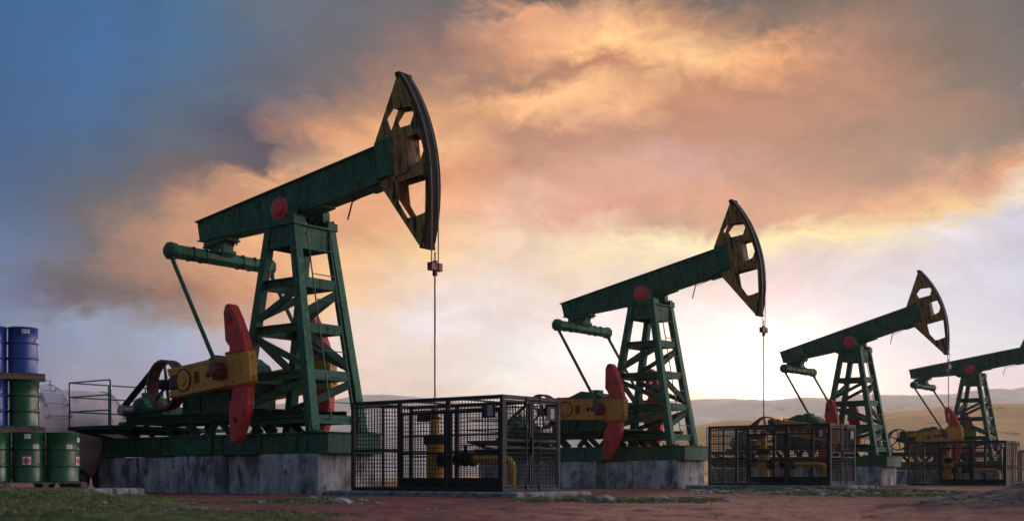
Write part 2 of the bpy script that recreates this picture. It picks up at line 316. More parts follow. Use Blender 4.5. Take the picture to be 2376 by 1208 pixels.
def tag(o, label=None, cat=None, group=None, kind=None):
    if label: o['label'] = label
    if cat: o['category'] = cat
    if group: o['group'] = group
    if kind: o['kind'] = kind
    return o
def empty(name, loc, rz=0):
    o = bpy.data.objects.new(name, None); COL.objects.link(o); o.empty_display_size = .3
    o.location = loc; o.rotation_euler = (0, 0, rz); return o

# ------------------------------------------------------------------ where the pumps stand
ANG = .672; CA, SA = math.cos(ANG), math.sin(ANG)
PUMPS = [dict(X=-5.268, Y=30.804, z=0.0, t=.128, c=.088),
         dict(X=5.037, Y=44.882, z=.026, t=.190, c=-.03),
         dict(X=16.621, Y=59.891, z=-.081, t=.251, c=-.150),
         dict(X=27.853, Y=74.636, z=-.137, t=.137, c=.135)]
def W(i, u, v, z=0):
    p = PUMPS[i]; return (p['X'] + u*CA + v*SA, p['Y'] - u*SA + v*CA, p['z'] + z)
ZP = 6.946; ZB = 1.466
CU, CZ = -2.745, 2.849
ARC = 4.49

def circ(cx, cz, r, n=14, ph=0): return [(cx + r*math.cos(ph + 2*math.pi*i/n), cz + r*math.sin(ph + 2*math.pi*i/n)) for i in range(n)]

def make_pump(i):
    p = PUMPS[i]
    root = empty('pumpjack', (p['X'], p['Y'], p['z']), -ANG)
    K = lambda k: k
    # ---- base frame (skid)
    def f():
        m = MB()
        prof = [(-7.6, ZB), (-7.6, 1.19), (-7.2, .965), (1.94, .965), (1.94, ZB)]
        m.prism(prof, -.90, .88)
        for s in (-1, 1):                       # flanges and stiffeners
            y = -.90 if s < 0 else .88
            m.box(-7.62, 1.96, min(y, y + s*.06), max(y, y + s*.06), ZB - .035, ZB + .004)
            m.box(-7.18, 1.96, min(y, y + s*.06), max(y, y + s*.06), .955, .99)
            for u in (-5.6, -4.5, -2.3, -1.9, .9, 1.25): m.box(u - .012, u + .012, min(y, y + s*.045), max(y, y + s*.045), .99, ZB - .035)
        m.box(1.94, 1.99, -.9, .88, ZB - .03, ZB + .004); m.box(1.94, 1.99, -.9, .88, .955, .985)
        for u in (-6.9, -3.3, 1.6):
            for y in (-.82, .8): m.tube((u, y, ZB), (u, y, ZB + .05), .035, 6)
        return m
    base = part('base_frame', f, GREEN, root, 'base', bevel=.012)
    # ---- raised sub-frame that carries gearbox, motor, tower foot
    def f():
        m = MB()
        for y in (-.72, .66): m.channel((-6.3, y, 1.92), (.95, y, 1.92), .10, .22, .025)
        for u in (-6.1, -4.9, -3.7, -1.7, -.4): m.box(u - .06, u + .06, -.70, .64, 1.83, 2.0)
        m.box(-4.75, -.95, -.66, .62, 2.031, 2.06)
        m.box(-1.25, -.62, -.60, .5, 2.06, 2.11)
        return m
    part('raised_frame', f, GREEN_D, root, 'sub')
    for y in (-.72, .66):
        for a, b in ((-6.0, -5.75), (-5.45, -5.05), (-4.6, -4.2), (-3.5, -3.1), (-2.35, -2.7), (-2.2, -1.8), (-1.05, -.62), (-.42, -.1)):
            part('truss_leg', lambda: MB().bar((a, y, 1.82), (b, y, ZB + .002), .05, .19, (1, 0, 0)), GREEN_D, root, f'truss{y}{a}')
    # ---- tower
    tower = part('support_tower', lambda: MB().box(-.58, .58, -.735, .735, 6.53, 6.575).box(-.50, .50, -.655, -.62, 6.02, 6.53).box(.46, .49, -.62, .62, 5.98, 6.53)
                 .box(-.50, .50, .62, .655, 6.02, 6.53).box(-.49, -.46, -.62, .62, 6.02, 6.53), GREEN, root, 'towtop', bevel=.008)
    top = (.43, .585, 6.53); bot = (1.335, .80, ZB + .02)
    def legp(su, sv, z):
        k = (z - bot[2]) / (top[2] - bot[2]); return Vector((su*(bot[0] + (top[0]-bot[0])*k), sv*(bot[1] + (top[1]-bot[1])*k), z))
    for su in (-1, 1):
        for sv in (-1, 1):
            def f():
                m = MB(); a, b = legp(su, sv, bot[2]), legp(su, sv, top[2])
                m.bar(a, b, .25, .25, (0, 1, 0), .22, .22)
                m.box(a.x - .24, a.x + .26, a.y - .20, a.y + .20, ZB + .004, ZB + .03)
                for k in (-1, 1):
                    m.add([(a.x + k*.06 - .012, a.y - .2, ZB + .03), (a.x + k*.06 + .012, a.y - .2, ZB + .03), (a.x + k*.06 + .012, a.y - .12, ZB + .42), (a.x + k*.06 - .012, a.y - .12, ZB + .42),
                           (a.x + k*.06 - .012, a.y, ZB + .03), (a.x + k*.06 + .012, a.y, ZB + .03)], [(0, 1, 2, 3), (0, 3, 4), (1, 5, 2), (3, 2, 5, 4), (0, 4, 5, 1)])
                    for y in (-.16, .16): m.tube((a.x + k*.2, a.y + y, ZB + .03), (a.x + k*.2, a.y + y, ZB + .08), .028, 6)
                return m
            part('tower_leg', f, GREEN, tower, f'leg{su}{sv}', bevel=.012)
    for z, h in ((5.14, .20), (4.02, .20), (2.87, .20), (1.79, .17)):
        for sv in (-1, 1):
            a, b = legp(-1, sv, z), legp(1, sv, z); dx = Vector((.1, 0, 0)); o = Vector((0, -sv*.03, 0))
            part('cross_brace', lambda: MB().channel(a + dx + o, b - dx + o, .10, h, .02), GREEN, tower, f'cbu{z}{sv}')
        for su in (-1, 1):
            a, b = legp(su, -1, z), legp(su, 1, z); dy = Vector((0, .1, 0)); o = Vector((su*.03, 0, 0))
            part('cross_brace', lambda: MB().channel(b - dy + o, a + dy + o, .12, h + .04, .02) if su > 0 else MB().channel(a + dy + o, b - dy + o, .12, h + .04, .02), GREEN, tower, f'cbv{z}{su}')
    for z0, z1 in ((4.28, 4.98), (3.86, 3.05), (2.12, 2.74)):
        for sv in (-1, 1):
            a, b = legp(-1, sv, z0), legp(1, sv, z1)
            part('diagonal_brace', lambda: MB().bar(a, b, .08, .15, (0, 0, 1)), GREEN, tower, f'dbu{z0}{sv}')
        for su in (-1, 1):
            a, b = legp(su, -1, z0 + .05), legp(su, 1, z1)
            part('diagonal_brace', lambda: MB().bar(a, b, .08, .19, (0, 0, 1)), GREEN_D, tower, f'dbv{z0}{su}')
    # ---- ladder on the front of the tower
    def f():
        m = MB()
        def q(v, z): x = legp(1, 1, z).x + .20; return (x, v, z)
        for s, v0, v1 in ((-1, -.38, -.34), (1, .34, .42)):
            pts = [(legp(1, 1, 6.35).x + .08, v0, 6.35), q(v0, 6.3), q((v0+v1)/2, 4), q(v1, 1.86), (q(v1, 1.8)[0] - .03, v1 - .03, 1.78), (q(v1, 1.8)[0] - .12, v1 - .08, 1.78)]
            m.path(pts, .018, 6)
        for k in range(7):
            z = 5.96 - k*.627; m.tube(q(-.37 + .03*k/6, z), q(.35 + .06*k/6, z), .014, 6)
        return m
    part('ladder', f, GREEN_T, root, 'ladder', smooth=50)
    # ---- bearings on top
    for s, y0, y1, yc in ((-1, -.71, -.33, -.671), (1, .42, .735, .748)):
        def f():
            m = MB(); m.box(-.56, .56, y0, y1, 6.578, 6.73)
            ym0, ym1 = (y0 + .06, y1 - .04)
            prof = [(-.36, 6.73), (-.31, 6.80)] + [(.30*math.cos(math.pi*(1 - k/12)), 6.95 + .30*math.sin(math.pi*(1 - k/12))) for k in range(13)] + [(.31, 6.80), (.36, 6.73)]
            m.prism(prof, ym0, ym1)
            for u in (-.48, -.40, .40, .48):
                for y in (y0 + .08, y1 - .08): m.tube((u, y, 6.73), (u, y, 6.80), .03, 6)
            return m
        b = part('bearing_housing', f, GREEN, root, f'bear{s}', smooth=35)
        def f():
            m = MB(); n = 24
            if s < 0: m.lathe([(.28, y0 + .055), (.28, y0 - .005), (.19, y0 - .02), (.19, y0 - .09), (.16, y0 - .105)], (0, 0, 6.95), n, 'y')
            else: m.lathe([(.28, y1 - .05), (.28, y1 + .0), (.18, y1 + .02), (.18, y1 + .06)], (0, 0, 6.95), n, 'y')
            for k in range(10):
                t = 2*math.pi*k/10; y = y0 - .012 if s < 0 else y1 + .01
                m.tube((.235*math.cos(t), y - .012, 6.95 + .235*math.sin(t)), (.235*math.cos(t), y + .012, 6.95 + .235*math.sin(t)), .02, 6)
            return m
        part('bearing_cap', f, REDC, b, f'cap{s}', smooth=35)
    part('pivot_shaft', lambda: MB().tube((0, -.35, 6.95), (0, .45, 6.95), .13, 16).tube((0, .18, 6.95), (0, .36, 6.95), .19, 16), GREEN_D, root, 'pshaft', smooth=40)
    # ---- walking beam (frame turns with the stroke)
    rb = (0, -p['t'], 0)
    def f():
        m = MB()
        side = [(-3.84, .74), (3.44, .78), (3.44, .02), (2.95, -.03), (.2, -.03), (-1.25, -.02), (-1.9, .04), (-2.45, .10), (-3.8, .26)]
        m.prism(side, -.17, .17)
        topf = [(-3.86, .775), (3.2, .815), (3.2, .775), (-3.86, .735)]
        m.prism([(-3.86, .737), (3.2, .777), (3.2, .812), (-3.86, .772)], -.24, .24)
        m.prism([(-3.82, .245), (-2.45, .085), (-1.9, .025), (-1.25, -.035), (3.0, -.045), (3.0, -.08), (-1.25, -.07), (-1.9, -.01), (-2.45, .05), (-3.82, .21)], -.24, .24)
        for u in (-3.0, -2.1, -1.3, -.5, .5, 1.3, 2.1, 2.85): m.box(u - .01, u + .01, -.182, .182, .0 if u > -1.5 else .12, .76)
        m.prism([(-1.15, -.08), (-.7, -.08), (-.78, -.25), (-.92, -.27)], -.06, .06)            # little stop under the beam
        m.box(.3, 1.05, -.2, .2, -.13, -.08)
        m.prism([(-.3, -.08), (.3, -.08), (.2, -.14), (-.2, -.14)], -.2, .2)
        m.box(2.5, 3.0, -.16, .16, -.16, -.08)
        return m
    beam = part('walking_beam', f, GREEN, root, 'beam', bevel=.006, loc=(0, 0, ZP), rot=rb)
    part('beam_saddle', lambda: MB().box(2.93, 3.44, -.245, .245, .0, .86).box(3.30, 3.46, -.255, .255, -.03, .87), GREEN, beam, 'saddle', bevel=.01)
    part('brake_lever', lambda: MB().tube((1.93, 0, -.07), (1.85, -.02, -.2), .014, 6).tube((1.85, -.02, -.2), (1.68, -.06, -.6), .02, 6).tube((1.86, -.02, -.2), (2.6, .0, -.13), .012, 6), HEADD, beam, 'lever')
    def f():
        m = MB()
        m.box(-3.62, -2.62, -.2, .2, -.0, .12); m.box(-3.62, -2.62, -.24, .24, -.03, .02)
        for u in (-3.52, -3.4, -2.84, -2.72):
            for y in (-.18, .18): m.tube((u, y, -.1), (u, y, -.03), .03, 6)
        m.prism([(-3.35, -.03), (-2.86, -.03), (-2.86, -.28), (-2.96, -.38), (-3.3, -.38), (-3.42, -.25)], -.18, .18)
        return m
    part('tail_bearing', f, GREEN, beam, 'tail', bevel=.01)
    # ---- horse head
    def f():
        m = MB()
        a0, a1 = math.atan2(2.25, 3.86), math.atan2(-1.9, 4.13)
        arc = [(ARC*math.cos(a0 + (a1-a0)*k/24), ARC*math.sin(a0 + (a1-a0)*k/24)) for k in range(25)]
        arci = [((ARC-.03)*x/ARC, (ARC-.03)*z/ARC) for x, z in arc]
        outline = [(2.92, .88), (3.84, 2.24)] + arci[1:-1] + [(4.13, -1.88), (4.02, -1.86), (2.92, -.06), (3.46, -.04), (3.46, .80), (2.97, .80)]
        h1 = [(3.61, 1.50), (3.38, 1.32), (3.47, 1.02), (4.08, .97), (4.21, 1.18), (4.15, 1.38)]
        h2 = [(3.95, .72), (4.24, .71), (4.34, .64), (4.40, .27), (4.28, .08), (3.93, .02)]
        h3 = [(3.50, -.22), (3.50, -.70), (3.72, -1.12), (3.97, -1.15), (4.27, -1.13), (4.38, -.39), (4.30, -.26)]
        for y in (-.20, .18): m.prism(outline, y, y + .02, (h1, h2, h3))
        return m
    head = part('horse_head', f, HEADM, root, 'head', loc=(0, 0, ZP), rot=rb)
    def f():
        m = MB(); a0, a1 = math.atan2(2.25, 3.86), math.atan2(-1.9, 4.13); n = 40
        V = []; F = []
        for k in range(n+1):
            a = a0 + (a1-a0)*k/n
            for r, y in ((ARC-.03, -.215), (ARC, -.215), (ARC, .215), (ARC-.03, .215)): V.append((r*math.cos(a), y, r*math.sin(a)))
        for k in range(n):
            for j in range(4): F.append((k*4+j, k*4+(j+1) % 4, k*4+4+(j+1) % 4, k*4+4+j))
        F += [(0, 1, 2, 3), (n*4+3, n*4+2, n*4+1, n*4)]
        m.add(V, F); m.box(3.78, 3.9, -.22, .22, 2.2, 2.29)
        m.bar((2.9, 0, .86), (2.99, 0, .79), .36, .03, (1, 0, 0)); m.bar((4.0, 0, -1.87), (4.13, 0, -1.9), .4, .03, (0, 0, 1))
        # inner ribs
        m.bar((3.5, 0, .93), (4.42, 0, .80), .34, .03, (0, 0, 1)); m.bar((3.5, 0, -.12), (4.42, 0, -.1), .34, .03, (0, 0, 1))
        m.bar((3.55, 0, 1.55), (4.15, 0, 1.45), .34, .03, (0, 0, 1)); m.bar((3.75, 0, -1.2), (4.3, 0, -1.2), .34, .03, (0, 0, 1))
        return m
    part('head_rail', f, HEADD, head, 'rail', smooth=30)
    part('head_box', lambda: MB().box(3.45, 3.93, -.245, .245, -.10, .84), HEADM, head, 'hbox', bevel=.02)
    def f():
        m = MB(); a0, a1 = math.atan2(2.2, 3.86), -p['t']; n = 22
        for k in range(5):
            y = -.205 + .019*k
            q = [((ARC + .012)*math.cos(a0 + (math.atan2(-1.85, 4.13)-a0)*j/n) - .0, y - .012, (ARC + .012)*math.sin(a0 + (math.atan2(-1.85, 4.13)-a0)*j/n)) for j in range(n+1)]
            for a, b in zip(q[:-1], q[1:]): m.bar(a, b, .005, .005, (0, 1, 0))
        m.box(3.80, 3.86, -.215, -.12, 2.14, 2.2)
        return m
    part('cable_strands', f, HEADD, head, 'strands', smooth=60)
    for y in (-.113, .113):
        def f():
            m = MB(); a0, a1 = math.atan2(2.2, 3.86), -p['t']; n = 22
            q = [((ARC + .014)*math.cos(a0 + (a1-a0)*j/n), y, (ARC + .014)*math.sin(a0 + (a1-a0)*j/n)) for j in range(n+1)]
            for a, b in zip(q[:-1], q[1:]): m.tube(a, b, .014, 5)
            return m
        part('bridle_cable', f, STEEL, head, f'cable{i}{y}', smooth=60)
    # ---- hanging cable, carrier, polished rod (plumb)
    zc = 5.15 + 3.4*(p['t'] - .128); u0 = ARC + .014
    for y in (-.113, .113): part('hanging_cable', lambda: MB().tube((u0, y, ZP), (u0, y, zc), .014, 6), CABLE, root, smooth=60)
    part('carrier_bar', lambda: MB().box(u0-.07, u0+.07, -.19, -.06, -.09, .09).box(u0-.07, u0+.07, .06, .19, -.09, .09).box(u0-.05, u0+.05, -.06, .06, -.06, .06).tube((u0, 0, -.2), (u0, 0, .14), .06, 8).tube((u0, 0, .14), (u0, 0, .34), .02, 8), RED_D, root, 'carrier', loc=(0, 0, zc), bevel=.01)
    part('polished_rod', lambda: MB().tube((u0, 0, 1.8 - p['z']), (u0, 0, zc), .021, 8), CABLE, root, smooth=60)
    # ---- equalizer bar
    t = p['t']; ex, en = -3.15, -.40
    eu, ez = ex*math.cos(t) - en*math.sin(t), ZP + ex*math.sin(t) + en*math.cos(t)
    def f():
        m = MB(); V = []; F = []; ys = [(-1.78, .11), (-1.68, .23), (-1.50, .22), (-1.42, .185), (1.42, .185), (1.5, .22), (1.68, .23), (1.78, .11)]
        for y, r in ys:
            for k in range(8):
                a = math.pi/8 + math.pi*k/4; V.append((r*math.cos(a), y, r*math.sin(a)*1.0))
        for j in range(len(ys)-1):
            for k in range(8): F.append((j*8+k, j*8+(k+1) % 8, j*8+8+(k+1) % 8, j*8+8+k))
        F += [tuple(range(7, -1, -1)), tuple(range(len(ys)*8-8, len(ys)*8))]
        m.add(V, F); m.box(-.24, .24, -.30, .30, .12, .22); m.prism([(-.21, .14), (.21, .14), (.17, .36), (-.17, .36)], -.15, .15)
        for y in (-1.0, -.6, .6, 1.0): m.box(-.19, .19, y - .01, y + .01, -.18, .18)
        return m
    part('equalizer_bar', f, GREEN, root, 'eq', loc=(eu, 0, ez), bevel=.012)
    # ---- cranks
    c = p['c']
    for s in (-1, 1):
        def f():
            m = MB()
            out = [(-.63, .37), (-.63, .19), (-.27, .19), (-.27, -.19), (-.63, -.19), (-.63, -.37), (2.50, -.37), (2.50, .37)]
            hs = [(.41, .15), (.63, .15), (.63, -.15), (.41, -.15)]
            m.prism(out, -.13, .13, [hs, circ(.98, 0, .085, 12), circ(1.17, 0, .085, 12), circ(1.36, 0, .085, 12)])
            for z in (-.33, .33): m.box(-.64, 1.70, -.15, .15, z - .045, z + .045)
            m.box(1.72, 2.52, -.145, .145, -.385, .385)
            m.box(2.52, 2.55, -.125, .125, -.36, .36)
            for z in (-.25, .25): m.tube((2.55, 0, z), (2.60, 0, z), .045, 6)
            for u in (1.8, 2.44): m.box(u - .012, u + .012, -.15, .15, -.38, .38)
            m.lathe([(.26, -.155), (.26, .155)], (0, 0, 0), 24, 'y'); m.lathe([(.13, -.20), (.13, .2)], (0, 0, 0), 16, 'y')
            return m
        cr = part('crank', f, YELLOW, root, 'crank', loc=(CU, s*1.33, CZ), rot=(0, -c, 0), bevel=.008)
        part('clamp_bolt', lambda: MB().tube((-.42, 0, -.45), (-.42, 0, .45), .05, 8).box(-.58, -.27, -.16, .16, -.14, .14), BLACK, cr, 'clampb')
        part('crank_recess_shade', lambda: MB().box(.36, .68, -.095, .095, -.19, .19), YELLOW_D, cr, 'recess')  # dark yellow fill imitating the shade in the square recess
        part('crank_recess_shade', lambda: MB().box(.80, 1.50, -.115, .115, -.11, .11), BLACK, cr, 'recess2')  # black fill just below the face, painting the holes' shade
        def f():
            m = MB(); n = 24; V = []; F = []
            for y in (-.158, -.13):
                for r in (.30, .265):
                    for k in range(n): V.append((r*math.cos(2*math.pi*k/n), y*(1 if s < 0 else -1), r*math.sin(2*math.pi*k/n)))
            for k in range(n):
                j = (k+1) % n; F += [(k, j, n+j, n+k), (k, 2*n+k, 2*n+j, j), (n+k, n+j, 3*n+j, 3*n+k)]
            return m.add(V, F)
        part('boss_groove_shade', f, BLACK, cr, f'bring{s}')  # black ring standing for the shade of a groove round the boss
        def f():
            m = MB()
            out = [(1.72, .386), (1.84, .5), (1.84, .58), (1.70, .75), (1.69, 1.45), (1.76, 1.60), (1.88, 1.645), (2.0, 1.58), (2.18, 1.25), (2.36, .82), (2.44, .5), (2.40, .386)]
            m.prism(out, -.13, .13, [circ(1.93, 1.12, .075, 12)]); m.box(1.68, 2.48, -.155, .155, .387, .46)
            for u in (1.78, 2.36): m.tube((u, 0, .46), (u, 0, .53), .05, 6)
            return m
        part('counterweight', f, REDP, cr, 'cwt', bevel=.03)
        def f():
            m = MB()
            out = [(1.72, -.386), (2.42, -.386), (2.42, -.58), (2.38, -.92), (2.2, -1.33), (1.98, -1.70), (1.86, -1.79), (1.72, -1.77), (1.66, -1.62), (1.68, -.82), (1.84, -.64), (1.84, -.5)]
            m.prism(out, -.13, .13, [circ(1.90, -1.25, .075, 12)]); m.box(1.68, 2.48, -.155, .155, -.46, -.387)
            return m
        part('counterweight', f, REDP, cr, 'cwb', bevel=.03)
        def f():
            m = MB(); y0, y1 = (-.44, -.12) if s < 0 else (.12, .44)
            m.lathe([(.20, y0 + .04), (.20, y1)], (1.573, 0, 0), 6, 'y'); m.lathe([(.12, y0 - .04), (.15, y0 + .05)] if s < 0 else [(.15, y1 - .05), (.12, y1 + .04)], (1.573, 0, 0), 12, 'y')
            for k in range(6):
                t_ = 2*math.pi*k/6 + .3; m.tube((1.573 + .19*math.cos(t_), y0, .19*math.sin(t_)), (1.573 + .19*math.cos(t_), y1, .19*math.sin(t_)), .035, 6)
            return m
        part('wrist_pin', f, RED_D, cr, f'wrist{s}', bevel=.01)
        # pitman rod
        pu, pz = CU + 1.573*math.cos(c), CZ + 1.573*math.sin(c)
        part('pitman_rod', lambda: MB().tube((eu, s*1.62, ez - .1), (pu, s*1.64, pz + .1), .055, 10).bar((eu, s*1.62, ez - .05), (eu + (pu-eu)*.08, s*1.62, ez + (pz-ez)*.08), .12, .12, (0, 1, 0), .06, .08).bar((pu, s*1.64, pz), (pu + (eu-pu)*.1, s*1.64, pz + (ez-pz)*.1), .2, .16, (0, 1, 0), .08, .08), GREEN, root, smooth=40)
    part('crank_shaft', lambda: MB().tube((CU, -1.3, CZ), (CU, 1.3, CZ), .14, 20), BLACK, root, 'cshaft', smooth=40)
    # ---- gearbox
    def f():
        m = MB()
        m.prism([(-4.1, 2.06), (-4.1, 2.6), (-4.4, 2.7), (-4.4, 3.36), (-3.3, 3.37), (-2.75, 3.57), (-2.1, 3.49), (-1.72, 3.28), (-1.5, 2.9), (-1.5, 2.06)], -.5, .5)
        m.box(-4.44, -1.46, -.56, .56, 2.82, 2.90); m.box(-4.0, -1.4, -.58, .58, 2.06, 2.12)
        for u in (-4.2, -3.7, -3.2, -2.3, -1.8):
            for y in (-.53, .53): m.tube((u, y, 2.76), (u, y, 2.96), .025, 6)
        for u in (-3.9, -3.3, -2.1, -1.65): m.box(u - .02, u + .02, -.56, .56, 2.12, 2.82)
        m.lathe([(.3, -.66), (.3, .66)], (CU, 0, CZ), 24, 'y'); m.lathe([(.2, -.62), (.2, .62)], (-4.0, 0, CZ), 20, 'y')
        m.box(-2.6, -2.2, -.2, .2, 3.5, 3.62)
        return m
    part('gearbox', f, GREEN, root, 'gear', bevel=.015)
    # ---- big belt wheel
    SX, SY0, SY1 = -4.3, -1.02, -.68
    def f():
        m = MB(); n = 40
        prof = [(.66, SY0), (.66, SY0 + .01)]
        for k in range(5):
            y = SY0 + .045 + k*.05; prof += [(.66, y), (.645, y + .02), (.66, y + .045)]
        prof += [(.66, SY1), (.60, SY1), (.585, (SY0+SY1)/2), (.60, SY0)]
        V = []; F = []
        for r, y in prof:
            for k in range(n):
                a = 2*math.pi*k/n; V.append((r*math.cos(a), y, r*math.sin(a)))
        L = len(prof)
        for j in range(L):
            for k in range(n):
                jj = (j+1) % L; F.append((j*n+k, j*n+(k+1) % n, jj*n+(k+1) % n, jj*n+k))
        return m.add(V, F)
    wheel = part('belt_wheel', f, WHEELM, root, 'wheel', loc=(SX, 0, 2.84), smooth=30)
    for k in range(6):
        a = 2*math.pi*k/6 + .35
        part('spoke', lambda: MB().bar((.10, (SY0+SY1)/2, 0), (.6, (SY0+SY1)/2, 0), .05, .08, (0, 0, 1), .035, .05), BLACK, wheel, 'spoke', rot=(0, a, 0))
    part('wheel_hub', lambda: MB().lathe([(.06, SY0 - .1), (.11, SY0 - .06), (.14, SY0 + .02), (.14, SY1 + .05), (.09, SY1 + .08), (.09, -.5)], (0, 0, 0), 18, 'y'), BLACK, wheel, 'hub', smooth=40)
    # ---- motor with pulley
    MX, MZ = -6.1, 2.24
    def f():
        m = MB()
        m.lathe([(.20, -.62), (.33, -.55), (.36, -.48), (.36, .38), (.30, .46), (.12, .5)], (MX + .12, 0, MZ), 24, 'y')
        for k in range(14):
            a = 2*math.pi*k/14
            m.bar((MX + .12 + .34*math.cos(a), -.45, MZ + .34*math.sin(a)), (MX + .12 + .34*math.cos(a), .35, MZ + .34*math.sin(a)), .02, .08, (math.cos(a), 0, math.sin(a)))
        m.box(MX - .12, MX + .36, -.3, .1, MZ + .32, MZ + .5); m.box(MX - .25, MX + .5, -.5, .4, 2.03, MZ - .28 + .16)
        m.box(MX - .35, MX + 1.3, -.66, -.52, 2.02, 2.10); m.box(MX + .45, MX + 1.0, -.4, .3, 2.10, 2.32); m.tube((MX + .2, -.2, MZ + .5), (MX + .2, -.2, MZ + .6), .06, 8)
        m.box(MX - .55, MX - .2, -.75, -.45, 1.78, 1.92)
        return m
    mot = part('motor', f, GREEN, root, 'motor', bevel=.01, smooth=35)
    def f():
        prof = [(.145, -1.06), (.15, -1.04)]
        for k in range(6):
            y = -1.03 + k*.055; prof += [(.15, y), (.128, y + .02), (.15, y + .045)]
        prof += [(.10, -.68), (.08, -.6)]
        return MB().lathe(prof, (MX, 0, MZ - .02), 24, 'y')
    part('motor_pulley', f, STEEL, mot, 'pulley', smooth=30)
    def f():
        m = MB(); ax, az, ar = SX, 2.84, .665; bx, bz, br = MX, MZ - .02, .155
        d = math.hypot(bx-ax, bz-az); th = math.atan2(bz-az, bx-ax); off = math.acos((ar-br)/d)
        for k in range(5):
            y = SY0 + .067 + .05*k
            for sg in (1, -1):
                a = th + sg*off
                m.bar((ax + ar*math.cos(a), y, az + ar*math.sin(a)), (bx + br*math.cos(a), y, bz + br*math.sin(a)), .036, .02, (math.cos(a), 0, math.sin(a)))
        return m
    part('drive_belt', f, GREEN_D, root, 'belt')
    # ---- service platform with railing
    def f():
        m = MB(); z0, z1 = 1.66, 1.76
        m.box(-7.05, -5.0, -2.05, 1.6, z1 - .03, z1)
        for y in (-2.05, 1.57): m.box(-7.05, -5.0, y, y + .03, z0, z1 - .03)
        for u in (-7.05, -5.03): m.box(u, u + .03, -2.02, 1.57, z0, z1 - .03)
        m.bar((-6.9, -1.9, 1.66), (-6.7, -.9, ZB - .02), .12, .08); m.bar((-5.3, -1.9, 1.66), (-5.5, -.9, ZB - .02), .12, .08)
        m.bar((-6.9, 1.4, 1.66), (-6.7, .86, ZB - .02), .12, .08); m.bar((-5.3, 1.4, 1.66), (-5.5, .86, ZB - .02), .12, .08)
        for u in (-6.6, -6.1): m.box(u - .04, u + .04, -1.9, 1.5, 1.58, 1.66)
        return m
    pl = part('service_platform', f, GREEN_D, root, 'plat')
    def f():
        m = MB(); z0, z1 = 1.76, 2.95; r = .024
        for (u, y) in ((-7.02, -2.02), (-5.1, -2.02), (-7.02, -.8), (-7.02, .4), (-7.02, 1.57)): m.tube((u, y, z0), (u, y, z1 - (.06 if u > -6 else 0)), r, 8)
        for z in (z1, 2.56, 2.16):
            m.tube((-7.02, -2.02, z), (-7.02, 1.57, z), r*.8, 8); m.tube((-7.02, -2.02, z), (-5.16 if z == z1 else -5.1, -2.02, z), r*.8, 8)
        m.path([(-5.18, -2.02, z1), (-5.12, -2.02, z1 - .02), (-5.1, -2.02, z1 - .08)], r, 8)
        return m
    part('railing', f, GREEN_T, pl, 'railing', smooth=50)
    return root

DESC = ['nearest and largest pumpjack', 'second pumpjack of the row', 'third pumpjack of the row', 'farthest pumpjack']
PLAB = ['largest green pumpjack nearest the camera, its railing beside the tank and drums',
        'second pumpjack in the row, whole and standing behind the nearest mesh cage',
        'third pumpjack, small and whole, standing behind the second mesh cage',
        'farthest pumpjack, its brown horsehead cut off by the right edge']
for i in range(4):
    tag(make_pump(i), PLAB[i], 'pumpjack', 'green pumpjacks in a receding row')

# ------------------------------------------------------------------ concrete foundation blocks
BL = [('left end', -7.38, -3.93, -.91, .9, .93), ('middle', -3.90, -1.80, -.93, .9, .955), ('recessed part', -1.77, -.46, -.82, .85, .95), ('tower end', -.43, 1.68, -.97, .95, .958)]
def block(u0, u1, v0, v1, z1, seed):
    bm = bmesh.new(); bmesh.ops.create_cube(bm, size=1)
    for v in bm.verts: v.co = Vector(((u0+u1)/2 + v.co.x*(u1-u0), (v0+v1)/2 + v.co.y*(v1-v0), (z1-.12)/2 + v.co.z*(z1+.12)))
    bmesh.ops.bevel(bm, geom=[e for e in bm.edges], offset=.05, segments=3, affect='EDGES', profile=.6)
    bmesh.ops.subdivide_edges(bm, edges=[e for e in bm.edges if e.calc_length() > .6], cuts=7, use_grid_fill=True)
    r = random.Random(seed)
    for v in bm.verts:
        v.co += Vector((r.uniform(-1, 1), r.uniform(-1, 1), r.uniform(-1, .2)))*.004
    me = bpy.data.meshes.new('concrete_block'); bm.to_mesh(me); bm.free(); me.materials.append(CONC)
    me.polygons.foreach_set('use_smooth', [True]*len(me.polygons)); me.set_sharp_from_angle(angle=R(50)); return me
for i in range(4):
    for k, (nm, u0, u1, v0, v1, z1) in enumerate(BL):
        me = block(u0, u1, v0, v1, z1, k)
        o = bpy.data.objects.new('concrete_block', me); COL.objects.link(o)
        o.location = (PUMPS[i]['X'], PUMPS[i]['Y'], PUMPS[i]['z']); o.rotation_euler = (0, 0, -ANG)
        tag(o, f'stained grey concrete block under the {nm} of the {DESC[i]}', 'concrete block', 'concrete foundation blocks under the pumpjacks')

# ------------------------------------------------------------------ mesh cages around the wells
U0, U1, V0, V1, Z0, Z1 = 3.087, 7.413, -1.175, .731, .10, 2.09
def grid_u(m, v, u0, u1, z0, z1, sp=.088, t=.0105):
    n = max(int(round((u1-u0)/sp)), 1)
    for k in range(1, n): u = u0 + (u1-u0)*k/n; m.box(u - t/2, u + t/2, v - t/2, v + t/2, z0, z1)
    n = max(int(round((z1-z0)/sp)), 1)
    for k in range(1, n): z = z0 + (z1-z0)*k/n; m.box(u0, u1, v - t/2 - .006, v + t/2 - .006, z - t/2, z + t/2)
def grid_v(m, u, v0, v1, z0, z1, sp=.088, t=.0105):
    n = max(int(round((v1-v0)/sp)), 1)
    for k in range(1, n): v = v0 + (v1-v0)*k/n; m.box(u - t/2, u + t/2, v - t/2, v + t/2, z0, z1)
    n = max(int(round((z1-z0)/sp)), 1)
    for k in range(1, n): z = z0 + (z1-z0)*k/n; m.box(u - t/2 + .006, u + t/2 + .006, v0, v1, z - t/2, z + t/2)
UM = [U0, 4.53, 5.935, U1]
